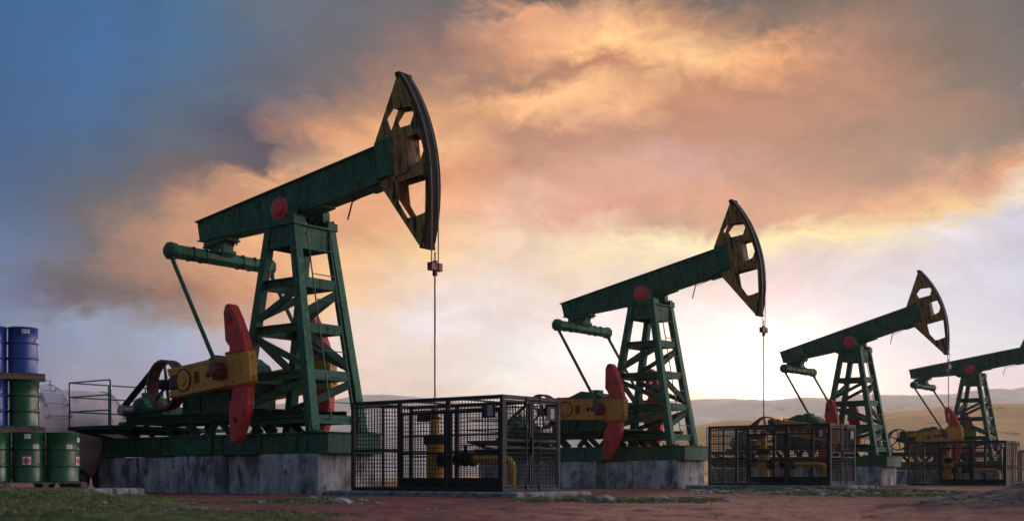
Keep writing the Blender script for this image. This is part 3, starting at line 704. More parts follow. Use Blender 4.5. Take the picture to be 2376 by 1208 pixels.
def make_cage(i):
    root = empty('mesh_cage', W(i, 0, 0), -ANG); w = .085
    def f():
        m = MB()
        for u in (U0, U1):
            for v in (V0, V1): m.box(u - w/2, u + w/2, v - w/2, v + w/2, Z0, Z1)
        a = w/2
        for v in (V0, V1):
            for z in (Z0 + a, Z1 - a): m.box(U0 + a, U1 - a, v - a + .002, v + a - .002, z - a + .001, z + a - .001)
            for u in UM[1:3]: m.box(u - .055, u + .055, v - .035, v + .035, Z0 + w, Z1 - w)
        for u in (U0, U1):
            for z in (Z0 + a, Z1 - a): m.box(u - a + .002, u + a - .002, V0 + a, V1 - a, z - a + .001, z + a - .001)
        m.box(U0 - .028, U0 + .028, -.25, -.19, Z0 + w, Z1 - w)
        # roof bars
        for u in UM[1:3]: m.box(u - .02, u + .02, V0 + a, V1 - a, Z1 - .045, Z1 - .005)
        return m
    fr = part('cage_frame', f, CAGE, root, 'cframe', bevel=.006)
    # front and back panels
    for v, back in ((V0, 0), (V1, 1)):
        for k in range(3):
            a, b = UM[k] + .05, UM[k+1] - .05
            door = k > 0 and not back
            def f():
                m = MB(); zb = Z0 + w
                if door:
                    m.box(a, b, v - .012, v + .012, zb, .39)
                    m.box(a, b, v - .025, v + .025, 1.74, 1.80)
                    m.box(a, a + .05, v - .024, v + .024, .39, 1.74); m.box(b - .05, b, v - .024, v + .024, .39, 1.74)
                    grid_u(m, v, a + .05, b - .05, .39, 1.74); grid_u(m, v, a, b, 1.80, Z1 - w)
                    m.box(a + .05, b - .05, v - .02, v + .02, .88, .92); m.box(a + .05, b - .05, v - .021, v + .021, 1.26, 1.30)
                else:
                    grid_u(m, v, a, b, zb, Z1 - w); m.box(a, b, v - .022, v + .022, .98, 1.02); m.box(a, b, v - .022, v + .022, 1.94, 1.97)
                    if back: m.box(a, b, v - .023, v + .023, .86, .9)
                return m
            part('mesh_panel' if not door else 'mesh_door', f, WIRE, root, f'cp{v}{k}')
    # left end
    for v0, v1 in ((V0 + .04, -.25), (-.19, V1 - .04)):
        part('mesh_panel', lambda: (lambda m: (grid_v(m, U0, v0, v1, Z0 + w, Z1 - w), m.box(U0 - .02, U0 + .02, v0, v1, .98, 1.02), m)[2])(MB()), WIRE, root, f'cl{v0}')
    # right end: two doors with lock rods
    for v0, v1 in ((V0 + .04, -.235), (-.21, V1 - .04)):
        def f():
            m = MB(); u = U1; z0, z1 = Z0 + w + .01, Z1 - w - .01; t = .045
            m.box(u - .02, u + .025, v0, v0 + t, z0, z1); m.box(u - .02, u + .025, v1 - t, v1, z0, z1)
            for z in (z0, z1 - t, .99, 1.14): m.box(u - .019, u + .024, v0 + t, v1 - t, z, z + t)
            return m
        d = part('end_door', f, CAGE, root, f'cd{v0}', bevel=.004)
        part('door_mesh', lambda: (lambda m: (grid_v(m, U1, v0 + .045, v1 - .045, Z0 + w + .05, .99), grid_v(m, U1, v0 + .045, v1 - .045, 1.18, Z1 - w - .05), m)[2])(MB()), WIRE, d, f'cdm{v0}')
        vr = -.42 if v0 < -.5 else .04
        def f():
            m = MB(); m.tube((U1 + .05, vr, Z0 + .02), (U1 + .05, vr, Z1), .014, 8)
            for z in (.2, .7, 1.45, 1.95): m.box(U1 + .02, U1 + .07, vr - .03, vr + .03, z - .02, z + .02)
            return m
        part('lock_rod', f, BLACK, d, f'cr{v0}')
    part('door_handle', lambda: MB().box(U1 + .03, U1 + .07, -.26, -.22, .86, 1.24), CAGE, root, 'chan')
    # notices
    s1 = part('notice_board', lambda: MB().box(6.93, 7.27, V0 - .06, V0 - .037, 1.62, 1.92), BLACK, root, 'nb1')
    part('notice_sheet', lambda: MB().box(7.07, 7.21, V0 - .066, V0 - .0605, 1.66, 1.88), SHEET, s1, 'ns1')
    s2 = part('notice_board', lambda: MB().box(U1 + .037, U1 + .055, .29, .58, 1.60, 1.90), CAGE, root, 'nb2')
    part('notice_sheet', lambda: MB().box(U1 + .0555, U1 + .061, -0+.40, .52, 1.65, 1.86), SHEET, s2, 'ns2')
    return root
CL = ['nearest black mesh cage beside the largest pumpjack, enclosing a yellow wellhead',
      'second black mesh cage, in front of the third pumpjack',
      'third black mesh cage, in front of the farthest pumpjack',
      'last black mesh cage, only its edge showing at the right of the photo']
for i in range(4): tag(make_cage(i), CL[i], 'cage', 'black mesh cages around the wells')

# ------------------------------------------------------------------ well heads inside the cages
def make_well(i):
    root = empty('wellhead', W(i, ARC + .014, 0, .1), -ANG)
    part('casing', lambda: MB().lathe([(.19, 0), (.19, .98), (.23, 1.04)], n=24), YELLOW, root, 'wc', smooth=40)
    part('casing_flange', lambda: MB().lathe([(.25, 1.04), (.26, 1.06), (.26, 1.12), (.24, 1.14), (.24, 1.16), (.26, 1.17), (.26, 1.23), (.16, 1.26)], n=20), RED_D if i == 9 else HEADD, root, 'wf')
    part('tubing_head', lambda: MB().lathe([(.11, 1.25), (.11, 1.56), (.13, 1.57), (.13, 1.60)], n=18), YELLOW, root, 'wt', smooth=40)
    part('stuffing_box', lambda: MB().lathe([(.13, 1.60), (.13, 1.66), (.09, 1.67), (.09, 1.74), (.12, 1.75), (.12, 1.80), (.05, 1.86)], n=16), RED_D, root, 'ws')
    part('gauge_box', lambda: MB().box(-.46, -.13, -.12, .12, 1.56, 1.76), BLACK, root, 'wg', bevel=.01)
    def f():
        m = MB(); z = .69; r = .085
        pts = [(.15, 0, z), (2.02, 0, z)] + [(2.02 + .22*math.sin(a), 0, z - .22 + .22*math.cos(a)) for a in (R(18), R(36), R(54), R(72), R(90))] + [(2.24, 0, 0)]
        m.path(pts, r, 14); return m
    part('flow_pipe', f, YELLOW, root, 'wp', smooth=50)
    def f():
        m = MB()
        for x0, x1, r in ((.2, .26, .17), (.30, .36, .17), (.28, .44, .13), (.66, .72, .16), (1.10, 1.16, .16), (.72, 1.10, .12)):
            m.tube((x0, 0, .69), (x1, 0, .69), r, 16)
        m.ball((.91, 0, .69), .16, 8); m.tube((.91, 0, .8), (.91, 0, 1.0), .04, 8)
        return m
    v = part('gate_valve', f, HEADD, root, 'wv')
    def f():
        m = MB(); n = 20
        for k in range(n):
            a, b = 2*math.pi*k/n, 2*math.pi*(k+1)/n; m.tube((.91 + .19*math.cos(a), .19*math.sin(a), 1.0), (.91 + .19*math.cos(b), .19*math.sin(b), 1.0), .014, 6)
        for k in range(4): a = math.pi*k/4; m.tube((.91 - .19*math.cos(a), -.19*math.sin(a), 1.0), (.91 + .19*math.cos(a), .19*math.sin(a), 1.0), .01, 6)
        return m
    part('handwheel', f, RED_D, v, 'ww')
    return root
WL = ['yellow wellhead with side pipe inside the nearest mesh cage', 'yellow wellhead with side pipe inside the second mesh cage', 'yellow wellhead with side pipe inside the third mesh cage', 'yellow wellhead inside the last cage at the right edge']
for i in range(3): tag(make_well(i), WL[i], 'wellhead', 'yellow wellheads inside the mesh cages')

# concrete pads
def pad(i, u0, u1, v0, v1, z0, z1, seed):
    r = random.Random(seed); n = 26; pts = []
    per = [(u0, v0), (u1, v0), (u1, v1), (u0, v1)]
    for k in range(4):
        a, b = per[k], per[(k+1) % 4]
        for j in range(n): t = j/n; pts.append((a[0]+(b[0]-a[0])*t + r.uniform(-.05, .05), a[1]+(b[1]-a[1])*t + r.uniform(-.05, .05)))
    m = MB(); N_ = len(pts); cu, cv = (u0+u1)/2, (v0+v1)/2
    V = [(x, y, z0) for x, y in pts] + [(x, y, z1 - .03) for x, y in pts] + [(cu+(x-cu)*.985, cv+(y-cv)*.97, z1) for x, y in pts] + [(cu, cv, z1)]
    F = [(k, (k+1) % N_, N_+(k+1) % N_, N_+k) for k in range(N_)] + [(N_+k, N_+(k+1) % N_, 2*N_+(k+1) % N_, 2*N_+k) for k in range(N_)] + [(2*N_+k, 2*N_+(k+1) % N_, 3*N_) for k in range(N_)]
    m.add(V, F); o = part('concrete_pad', m, SLAB); o['kind'] = 'structure'
    return o
for i in range(4):
    o = pad(i, 2.35, 8.1, -1.5, 1.1, -.2, .098, i); o.location = W(i, 0, 0); o.rotation_euler = (0, 0, -ANG)
o = pad(0, -11.2, -7.0, 20.9, 23.5, -.2, .198, 9)

# ------------------------------------------------------------------ drums on pallets
DH, DR = .845, .29
def drum_prof():
    p = [(DR - .02, .0), (DR - .004, .004), (DR + .004, .015), (DR - .004, .03)]
    for zc in (DH/3, 2*DH/3):
        p += [(DR - .004, zc - .03), (DR + .003, zc - .022), (DR + .010, zc - .008), (DR + .010, zc + .008), (DR + .003, zc + .022), (DR - .004, zc + .03)]
    return p + [(DR - .004, DH - .03), (DR + .004, DH - .015), (DR + .004, DH), (DR - .015, DH), (DR - .02, DH - .02)]
def curved(r, a0, a1, z0, z1, n=8):
    m = MB(); V = []; F = []
    for k in range(n+1):
        a = a0 + (a1-a0)*k/n
        for rr in (r, r - .004):
            for z in (z0, z1): V.append((rr*math.sin(a), -rr*math.cos(a), z))
    for k in range(n):
        b = k*4; F += [(b, b+4, b+5, b+1), (b+2, b+3, b+7, b+6), (b+1, b+5, b+7, b+3), (b, b+2, b+6, b+4)]
    F += [(0, 1, 3, 2), (n*4, n*4+2, n*4+3, n*4+1)]
    return m.add(V, F)
def make_drum(x, y, z, m, marks, rz=0, label='', group='steel drums stacked on pallets'):
    root = empty('steel_drum', (x, y, z), rz)
    part('drum_body', lambda: MB().lathe(drum_prof(), n=48), m, root, 'drum' + m.name, smooth=40)
    part('bung', lambda: MB().lathe([(.035, DH - .02), (.035, DH - .005)], (.15, 0, 0), 10), BLACK, root, 'bung')
    for kind, a, zc in marks:
        if kind == 'tag':          # white printed label in a dark border
            b = part('drum_label', curved(DR + .007, a - .30, a + .30, zc - .045, zc + .045), INK, root)
            part('label_sheet', curved(DR + .010, a - .26, a + .08, zc - .036, zc + .036), WHITE, b)
            part('label_sheet', curved(DR + .010, a + .14, a + .24, zc - .036, zc + .036), WHITE, b)
            t = MB()
            for k, w in enumerate((.26, .3, .2)): q = curved(DR + .012, a - .24, a - .24 + w, zc + .02 - k*.018, zc + .026 - k*.018, 4); t.add(q.v, q.f)
            part('label_print', t, INK, b)
        elif kind == 'slip':
            b = part('drum_label', curved(DR + .007, a - .20, a + .20, zc - .042, zc + .042), INK, root)
            part('label_sheet', curved(DR + .010, a - .18, a + .18, zc - .036, zc + .036), WHITE, b)
            t = MB()
            for k, w in enumerate((.2, .28, .24)): q = curved(DR + .012, a - .15, a - .15 + w, zc + .018 - k*.018, zc + .023 - k*.018, 4); t.add(q.v, q.f)
            part('label_print', t, INK, b)
        elif kind == 'haz':
            s = .072
            b = part('hazard_label', curved(DR + .007, a - s/DR, a + s/DR, zc - s, zc + s), WHITE, root)
            V = []; r = DR + .013
            for k in range(9):
                t = -1 + k/4.0; h = s*.92*(1 - abs(t)); aa = a + t*s*.92/DR
                for hz in (-h, h): V.append((r*math.sin(aa), -r*math.cos(aa), zc + hz))
            mm = MB(); o_ = len(V); V2 = [(x_*.985, y_*.985, z_) for x_, y_, z_ in V]
            mm.add(V + V2, [(2*k, 2*k+2, 2*k+3, 2*k+1) for k in range(8)] + [(o_+2*k, o_+2*k+1, o_+2*k+3, o_+2*k+2) for k in range(8)])
            part('hazard_diamond', mm, HAZ, b)
    return tag(root, label, 'drum', group)
T1, T2, T3 = (.945, .86/.845), (.86, .815/.845), (.86, .805/.845)
def D(x, y, z, sc_, *a, **k):
    o = make_drum(x, y, z, *a, **k); o.scale = (sc_[0], sc_[0], sc_[1]); return o
D(-8.538, 21.60, 2.195, T3, DRUMB, [('tag', .25, .76), ('slip', 1.20, .60)], .30, label='blue steel drum with a printed label on top of the stack')
D(-9.010, 21.42, 2.195, T3, DRUMB, [], .2, label='blue steel drum cut by the left edge on the topmost pallet')
D(-8.517, 21.60, 1.275, T2, DRUMG, [('slip', 1.38, .66), ('slip', 1.42, .40)], .3, label='green steel drum in the middle tier, right below the wooden pallet')
D(-8.990, 21.42, 1.275, T2, DRUMB, [], .2, label='blue steel drum in the middle tier at the left edge')
D(-8.361, 21.40, .315, T1, DRUMG, [('slip', -.05, .77), ('slip', .45, .60), ('haz', -.10, .36)], .35, label='green steel drum with a red diamond label facing front in the bottom tier')
D(-7.846, 21.60, .315, T1, DRUMG, [('slip', .40, .60), ('slip', 1.15, .72), ('haz', 1.15, .36)], .35, label='green steel drum at the right end of the bottom pallet')
D(-8.876, 21.20, .315, T1, DRUMG, [], .3, label='green steel drum at the left edge of the bottom tier')
def make_pallet(cx, cy, lx, ly, z0, z1, label, solid=False):
    root = empty('pallet', (cx, cy, z0), .366); h = z1-z0
    n = int(lx*2/.13)
    for k in range(n): a = -lx + 2*lx*k/n; part('deck_board', lambda: MB().box(a + .008, a + 2*lx/n - .008, -ly, ly, h - .0215, h), WOOD, root, label=None)
    for v in (-ly + .004, -.05, ly - .104):
        if solid: part('stringer', lambda: MB().box(-lx + .002, lx - .002, v + .02, v + .08, .022, h - .022), WOOD, root)
        else:
            for u in np.linspace(-lx, lx - .1, 4): part('block', lambda: MB().box(u + .002, u + .098, v, v + .1, .022, h - .022), WOOD, root)
        part('bottom_board', lambda: MB().box(-lx, lx, v + .002, v + .092, 0, .022), WOOD, root)
    return tag(root, label, 'pallet', 'wooden pallets under the drums')
make_pallet(-8.43, 21.45, 1.0, .33, .20, .313, 'long wooden pallet on the ground slab under the green drums')
make_pallet(-8.757, 21.525, .6, .31, 1.177, 1.273, 'dark wooden pallet between the bottom and middle drum tiers', True)
make_pallet(-8.757, 21.515, .6, .31, 2.092, 2.193, 'topmost wooden pallet, carrying the two blue drums', True)

# ------------------------------------------------------------------ tank wagon behind
def make_tank():
    root = empty('tank_trailer', (-11.9, 36.0, 0), -ANG); RR, zc = 1.26, 1.60        # axis along local y (v), right end at y = 0
    def f():
        prof = [(.05, .62), (.55, .52), (.95, .30), (1.18, .10), (RR, 0)] + [(RR, -1.5*k) for k in range(1, 8)] + [(1.18, -10.6), (.6, -10.95), (.05, -11.0)]
        return MB().lathe(prof, (0, 0, zc), 64, 'y')
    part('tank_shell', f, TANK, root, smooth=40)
    def f():
        m = MB()
        for y in (-.06, -3.4, -6.8): m.lathe([(RR + .0, y - .04), (RR + .022, y - .03), (RR + .022, y + .03), (RR + .0, y + .04)], (0, 0, zc), 64, 'y')
        return m
    part('shell_ring', f, STEEL if False else TANK, root, smooth=30)
    def f():       # ladder that follows the curve of the shell on the side facing us
        m = MB(); ys = (-1.80, -2.45)
        for y in ys:
            pts = [((RR + .12)*math.sin(a), y, zc + (RR + .12)*math.cos(a)) for a in np.linspace(R(2), R(72), 12)]
            m.path(pts, .022, 6)
        for a in (R(22), R(38), R(54), R(70)):
            m.tube(((RR + .12)*math.sin(a), ys[0], zc + (RR + .12)*math.cos(a)), ((RR + .12)*math.sin(a), ys[1], zc + (RR + .12)*math.cos(a)), .03, 6)
            for y in ys: m.tube(((RR - .01)*math.sin(a), y, zc + (RR - .01)*math.cos(a)), ((RR + .12)*math.sin(a), y, zc + (RR + .12)*math.cos(a)), .03, 6)
        a = R(46); m.bar(((RR + .02)*math.sin(a), ys[0], zc + (RR + .02)*math.cos(a)), ((RR + .02)*math.sin(a), ys[1], zc + (RR + .02)*math.cos(a)), .30, .12, (1, 0, 0))
        return m
    part('ladder', f, RAILW, root, smooth=40)
    def f():
        m = MB(); z0 = zc + RR - .03
        for x in (.15,):
            for y in (-1.75, -2.3, -3.0, -3.7): m.tube((x, y, z0), (x, y, z0 + .27), .035, 8)
            for z in (z0 + .26, z0 + .12): m.tube((x, -1.75, z), (x, -3.7, z), .026, 8)
        m.tube((-.2, -2.6, z0 + .14), (.12, -2.6, z0 + .14), .05, 10); m.lathe([(.3, -.02), (.3, .12), (.22, .18)], (-.1, -3.2, z0), 20)
        return m
    part('top_rail', f, RAILW, root, smooth=40)
    def f():
        m = MB()
        for x in (-.5, .42): m.box(x, x + .1, -9.5, .2, .42, .56)
        for y in (.1, -2.2, -4.5, -6.8): m.box(-.9, .9, y - .06, y + .06, .50, .60)
        m.box(-1.0, 1.0, .2, .26, .45, .6)
        for y in (-.4, -3, -6): m.prism([(-.9, .56), (.9, .56), (1.1, 1.0), (-1.1, 1.0)], y - .05, y + .05)
        return m
    part('chassis', f, BLACK, root)
    for y in (-.55, -1.35, -7.5):
        for x in (-.98, .74):
            wl = part('wheel', lambda: MB().tube((0, 0, 0), (.24, 0, 0), .30, 24), RUBBER, root, 'tw', loc=(x, y, .31), smooth=40)
            part('rim', lambda: MB().tube((-.012, 0, 0), (.252, 0, 0), .16, 16), STEEL, wl, 'twr', smooth=40)
    return tag(root, 'pale pinkish horizontal tank with side ladder behind the drums', 'tank')
make_tank()

# ------------------------------------------------------------------ ground
def vnoise(x, y, s, seed):
    x = np.asarray(x)*s; y = np.asarray(y)*s; xi = np.floor(x).astype(np.int64); yi = np.floor(y).astype(np.int64); fx = x - xi; fy = y - yi
    fx = fx*fx*(3-2*fx); fy = fy*fy*(3-2*fy)
    def h(a, b):
        n = (a*374761393 + b*668265263 + seed*974711) & 0x7fffffff
        n = ((n ^ (n >> 13))*1274126177) & 0x7fffffff
        return ((n ^ (n >> 16)) & 0xffff)/65535.0
    return (h(xi, yi)*(1-fx) + h(xi+1, yi)*fx)*(1-fy) + (h(xi, yi+1)*(1-fx) + h(xi+1, yi+1)*fx)*fy
def fbm(x, y, s, seed, o=4):
    t = 0; a = .5
    for k in range(o): t = t + a*(vnoise(x, y, s*2**k, seed+k) - .5); a *= .5
    return t
def ell(X, Y, cx, cy, rx, ry): return np.clip(1 - np.sqrt(((X-cx)/rx)**2 + ((Y-cy)/ry)**2), 0, 1)
def sst(x, a, b): t = np.clip((x-a)/(b-a), 0, 1); return t*t*(3-2*t)
def gheight(X, Y):
    X = np.asarray(X, float); Y = np.asarray(Y, float)
    near = sst(Y, 10, 13)*0 + 1
    # how far in front of the pump row
    d = (X - PUMPS[0]['X'])*SA + (Y - PUMPS[0]['Y'])*CA           # v coordinate of the first pump
    rowd = Y - (30.8 + (X + 5.27)*1.3) 
    free = sst(-rowd, 3.5, 7.0)                                   # 0 near pumps, 1 in the foreground
    z = fbm(X, Y, .35, 3, 3)*.10*free + fbm(X, Y, 1.6, 9, 4)*.045*(.25 + .75*free) + fbm(X, Y, 5, 21, 4)*.05*(.25+.75*free)
    z = z - .012
    # grassy bank at lower left
    xr = X + fbm(X, Y, .6, 40, 3)*1.2
    prof = np.interp(xr, [-9, -5.4, -4.7, -4.0, -3.0, -1.6], [.24, .235, .17, .07, .02, 0])
    ridge = np.exp(-((Y - 15.2)/1.9)**2)
    z = z + prof*ridge*(1 + fbm(X, Y, 1.6, 51, 4)*1.0)
    front = np.exp(-((Y - 12.2)/.9)**2)*sst(-X, 1.0, 3.0)*.06
    z = z + front*(1 + fbm(X, Y, 3, 61, 3))
    # soil heap at lower right
    hp = np.interp(X + fbm(X, Y, .9, 70, 3)*.8, [4.9, 5.8, 6.6, 7.2, 9], [0, .08, .20, .34, .45])*np.exp(-((Y - 17.0)/1.8)**2)
    z = z + hp*(1 + fbm(X, Y, 3, 81, 4)*.8)
    z = z + ell(X, Y, -3.2, 19.0, 1.1, 1.6)*.05 + ell(X, Y, 2.1, 22, 1.8, 2.6)*.06 + ell(X, Y, 8.5, 33, 3.5, 6)*.07
    return z
def axis(lo, hi, step, far=4000):
    a = list(np.arange(lo, hi, step)); s = step
    l = [lo]; 
    while l[-1] > -far: s *= 1.22; l.append(l[-1] - s)
    s = step; r = [hi]
    while r[-1] < far: s *= 1.22; r.append(r[-1] + s)
    return np.array(l[:0:-1] + a + r)
gx = axis(-12, 16, .075, 4000); gy = axis(9.5, 40, .085, 4000)
GX, GY = np.meshgrid(gx, gy)
GZ = gheight(GX, GY)
inner = (sst(GX, -30, -13)*sst(-GX, -40, -17)*sst(GY, 3, 9.4)*sst(-GY, -90, -42))
GZ = GZ*np.where((GX > -12) & (GX < 16) & (GY > 9.5) & (GY < 40), 1, inner*.6)
nx, ny = len(gx), len(gy)
verts = np.stack([GX.ravel(), GY.ravel(), GZ.ravel()], 1)
idx = np.arange(nx*ny).reshape(ny, nx)
faces = np.stack([idx[:-1, :-1].ravel(), idx[:-1, 1:].ravel(), idx[1:, 1:].ravel(), idx[1:, :-1].ravel()], 1)
me = bpy.data.meshes.new('ground'); me.vertices.add(len(verts)); me.vertices.foreach_set('co', verts.ravel())
me.loops.add(faces.size); me.loops.foreach_set('vertex_index', faces.ravel().astype(np.int32))
me.polygons.add(len(faces)); me.polygons.foreach_set('loop_start', np.arange(0, faces.size, 4, dtype=np.int32)); me.polygons.foreach_set('loop_total', np.full(len(faces), 4, dtype=np.int32))
me.update(); me.validate(); me.polygons.foreach_set('use_smooth', [True]*len(faces))
def grassmask(X, Y):
    n = fbm(X, Y, .9, 101, 4)
    g = np.zeros_like(X, dtype=float)
    xr = X + fbm(X, Y, .6, 40, 3)*1.2
    g = np.maximum(g, sst(-xr, 3.6, 4.6)*sst(Y, 12.4, 13.4)*sst(-Y, -20, -17.5))
    g = np.maximum(g, sst(-X, 1.2, 3.0)*sst(-Y, -14.2, -12.8)*.9)
    g = np.maximum(g, np.clip(ell(X, Y, -3.2, 19.0, 1.2, 1.8)*2.2, 0, 1))
    g = np.maximum(g, np.clip(ell(X, Y, 2.0, 22.5, 2.2, 3.0)*2, 0, 1)*.85)
    g = np.maximum(g, np.clip(ell(X, Y, 8.5, 33, 4.2, 8)*2, 0, 1)*.8)
    return np.clip(g + n*1.1*np.clip(g*4, 0, 1), 0, 1)
gm = grassmask(GX, GY).ravel()
heap = np.clip(np.interp(GX, [4.9, 5.8], [0, 1])*np.exp(-((GY - 17.0)/2.2)**4), 0, 1).ravel()
at = me.color_attributes.new('cover', 'FLOAT_COLOR', 'POINT')
at.data.foreach_set('color', np.stack([gm, heap, np.zeros_like(gm), np.ones_like(gm)], 1).ravel().astype(np.float32))
gmat = bpy.data.materials.new('red_clay_ground'); gmat.use_nodes = True; t = gmat.node_tree; b = t.nodes['Principled BSDF']
tc = N(t, 'ShaderNodeTexCoord'); vc = N(t, 'ShaderNodeVertexColor', layer_name='cover'); sp_ = N(t, 'ShaderNodeSeparateColor'); t.links.new(vc.outputs[0], sp_.inputs[0])
def gn(s, st=(1, 1, 1), d=8, rgh=.65):
    mp = N(t, 'ShaderNodeMapping'); mp.inputs['Scale'].default_value = st; t.links.new(tc.outputs['Object'], mp.inputs[0])
    n = N(t, 'ShaderNodeTexNoise'); n.inputs['Scale'].default_value = s; n.inputs['Detail'].default_value = d; n.inputs['Roughness'].default_value = rgh; t.links.new(mp.outputs[0], n.inputs[0]); return n.outputs[0]
def gmr(v, lo, hi):
    r = N(t, 'ShaderNodeMapRange'); r.inputs[1].default_value = lo; r.inputs[2].default_value = hi; t.links.new(v, r.inputs[0]); return r.outputs[0]
def gmix(fac, a, c):
    m = N(t, 'ShaderNodeMix', data_type='RGBA'); t.links.new(fac, m.inputs[0])
    for k, q in ((6, a), (7, c)):
        if isinstance(q, tuple): m.inputs[k].default_value = (*q, 1)
        else: t.links.new(q, m.inputs[k])
    return m.outputs[2]
c = gmix(gmr(gn(.8), .35, .65), (.18, .055, .050), (.34, .115, .10))
c = gmix(gmr(gn(6, (1, .5, 1)), .5, .68), c, (.14, .06, .052))
c = gmix(gmr(gn(30), .60, .72), c, (.30, .14, .13))
c = gmix(gmr(gn(1.7, (1, .6, 1)), .52, .66), c, (.10, .06, .05))
c = gmix(sp_.outputs[1], c, gmix(gmr(gn(5), .4, .65), (.11, .07, .06), (.26, .17, .14)))
gc = gmix(gmr(gn(9), .38, .62), (.02, .024, .014), (.15, .19, .045))
gc = gmix(gmr(gn(4), .55, .7), gc, (.24, .14, .12))
c = gmix(gmr(sp_.outputs[0], .15, .5), c, gc)
dist = N(t, 'ShaderNodeVectorMath', operation='LENGTH'); t.links.new(tc.outputs['Object'], dist.inputs[0])
c = gmix(gmr(dist.outputs['Value'], 70, 160), c, gmix(gmr(gn(.01), .4, .6), (.48, .28, .13), (.36, .24, .13)))
t.links.new(c, b.inputs['Base Color']); b.inputs['Roughness'].default_value = .95; b.inputs['Specular IOR Level'].default_value = .12
bn = N(t, 'ShaderNodeBump'); bn.inputs['Strength'].default_value = .7; bn.inputs['Distance'].default_value = .04; t.links.new(gn(12), bn.inputs['Height']); t.links.new(bn.outputs[0], b.inputs['Normal'])
me.materials.append(gmat)
g = bpy.data.objects.new('ground', me); COL.objects.link(g); g['kind'] = 'structure'

# ------------------------------------------------------------------ grass and stones (too many to count)
GRASS = mat('short_grass', (.045, .062, .02), (.21, .24, .065), .7, 0, 2, contrast=(.38, .62), extra=[((.30, .24, .10), 2.5, (1, 1, 1), .6, .72), ((.02, .03, .012), 2.2, (1, 1, 1), .55, .7)], coord='Object')
def scatter(n, x0, x1, y0, y1, fn):
    X = rng.uniform(x0, x1, n); Y = rng.uniform(y0, y1, n); keep = fn(X, Y) > rng.uniform(.15, .8, n)
    X, Y = X[keep], Y[keep]; return X, Y, gheight(X, Y)
V = []; Fc = []
for (n, x0, x1, y0, y1, h, w) in ((17000, -9, -.6, 11.2, 20, .032, .018), (9000, -5, -1.5, 17, 21.5, .045, .014), (12000, -.5, 4.5, 18.5, 26, .05, .014), (14000, 4, 13, 25, 41, .06, .02)):
    X, Y, Z = scatter(n, x0, x1, y0, y1, lambda a, c_: grassmask(a, c_)*(.1 + 1.9*sst(fbm(a, c_, 1.1, 77, 3), -.12, .12)))
    for x, y, z in zip(X, Y, Z):
        for q in range(3):
            a = random.uniform(0, 6.28); hh = h*random.uniform(.4, 1.2); dx, dy = math.cos(a)*w/2, math.sin(a)*w/2; lx, ly = random.uniform(-.6, .6)*hh, random.uniform(-.6, .6)*hh
            ox, oy = random.uniform(-.03, .03), random.uniform(-.03, .03); k = len(V)
            V += [(x+ox-dx, y+oy-dy, z-.01), (x+ox+dx, y+oy+dy, z-.01), (x+ox+lx, y+oy+ly, z+hh)]; Fc.append((k, k+1, k+2))
me = bpy.data.meshes.new('grass'); me.from_pydata(V, [], Fc); me.materials.append(GRASS); go = bpy.data.objects.new('grass', me); COL.objects.link(go)
tag(go, 'low tufts of green grass and moss over the foreground soil', 'grass', kind='stuff')
STONE = mat('pale_stone', (.20, .19, .21), (.42, .40, .43), .85, 0, 4, contrast=(.35, .65), extra=[((.16, .12, .11), 2, (1, 1, 1), .5, .7)])
def stone(mb, x, y, z, r, ru):
    ico = [(0, 0, 1)] + [(math.cos(a)*.9, math.sin(a)*.9, .42) for a in np.arange(5)*1.2566] + [(math.cos(a)*.95, math.sin(a)*.95, -.42) for a in np.arange(5)*1.2566 + .63] + [(0, 0, -1)]
    f = [(0, 1+i, 1+(i+1) % 5) for i in range(5)] + [(1+i, 6+i, 1+(i+1) % 5) for i in range(5)] + [(1+(i+1) % 5, 6+i, 6+(i+1) % 5) for i in range(5)] + [(11, 6+(i+1) % 5, 6+i) for i in range(5)]
    sx, sy, sz = r*ru.uniform(.8, 1.6), r*ru.uniform(.7, 1.2), r*ru.uniform(.3, .6); a = ru.uniform(0, 6.3)
    vs = []
    for p in ico:
        k = ru.uniform(.8, 1.15); px_, py_ = p[0]*sx*k, p[1]*sy*k
        vs.append((x + px_*math.cos(a) - py_*math.sin(a), y + px_*math.sin(a) + py_*math.cos(a), z + p[2]*sz*k + sz*.2))
    mb.add(vs, f)
ru = random.Random(5); mb = MB()
for (n, cx, cy, rx, ry, r0, r1) in ((90, -3.0, 19.0, 1.1, 1.5, .012, .05), (230, 2.0, 22.3, 2.0, 2.5, .012, .05), (420, 8.3, 33, 3.9, 7, .02, .08), (160, -5.5, 14, 3.5, 2.2, .008, .03), (900, 3, 21, 11, 10, .005, .018), (150, 2, 13.5, 7, 2, .004, .010), (0, 7.0, 17.2, 1.6, 1.6, .012, .05)):
    for k in range(n):
        a, q = ru.uniform(0, 6.3), math.sqrt(ru.random()); x, y = cx + rx*q*math.cos(a), cy + ry*q*math.sin(a)
        stone(mb, x, y, float(gheight(x, y)), ru.uniform(r0, r1)*(1 if ru.random() < .9 else 1.8), ru)
for x, y, r in ((-2.55, 18.3, .16), (-3.1, 19.2, .12), (1.55, 20.6, .17), (1.2, 20.9, .10), (2.75, 22.6, .13), (8.4, 30, .15), (7.6, 28.5, .16), (9.5, 34, .2)):
    stone(mb, x, y, float(gheight(x, y)), r, ru)
CLOD = mat('brown_clods', (.13, .085, .075), (.24, .16, .14), .9, 0, 4)
mc = MB()
for k in range(420):
    a, q = ru.uniform(0, 6.3), math.sqrt(ru.random()); x, y = 7.2 + 1.7*q*math.cos(a), 16.6 + 1.3*q*math.sin(a)
    stone(mc, x, y, float(gheight(x, y)) - .01, ru.uniform(.02, .07), ru)
tag(part('soil_clods', mc, CLOD), 'brown clods of soil heaped at the lower right edge', 'soil', kind='stuff')
so = part('stones', mb, STONE); tag(so, 'scattered pale stones and gravel lying on the red soil', 'stones', kind='stuff')

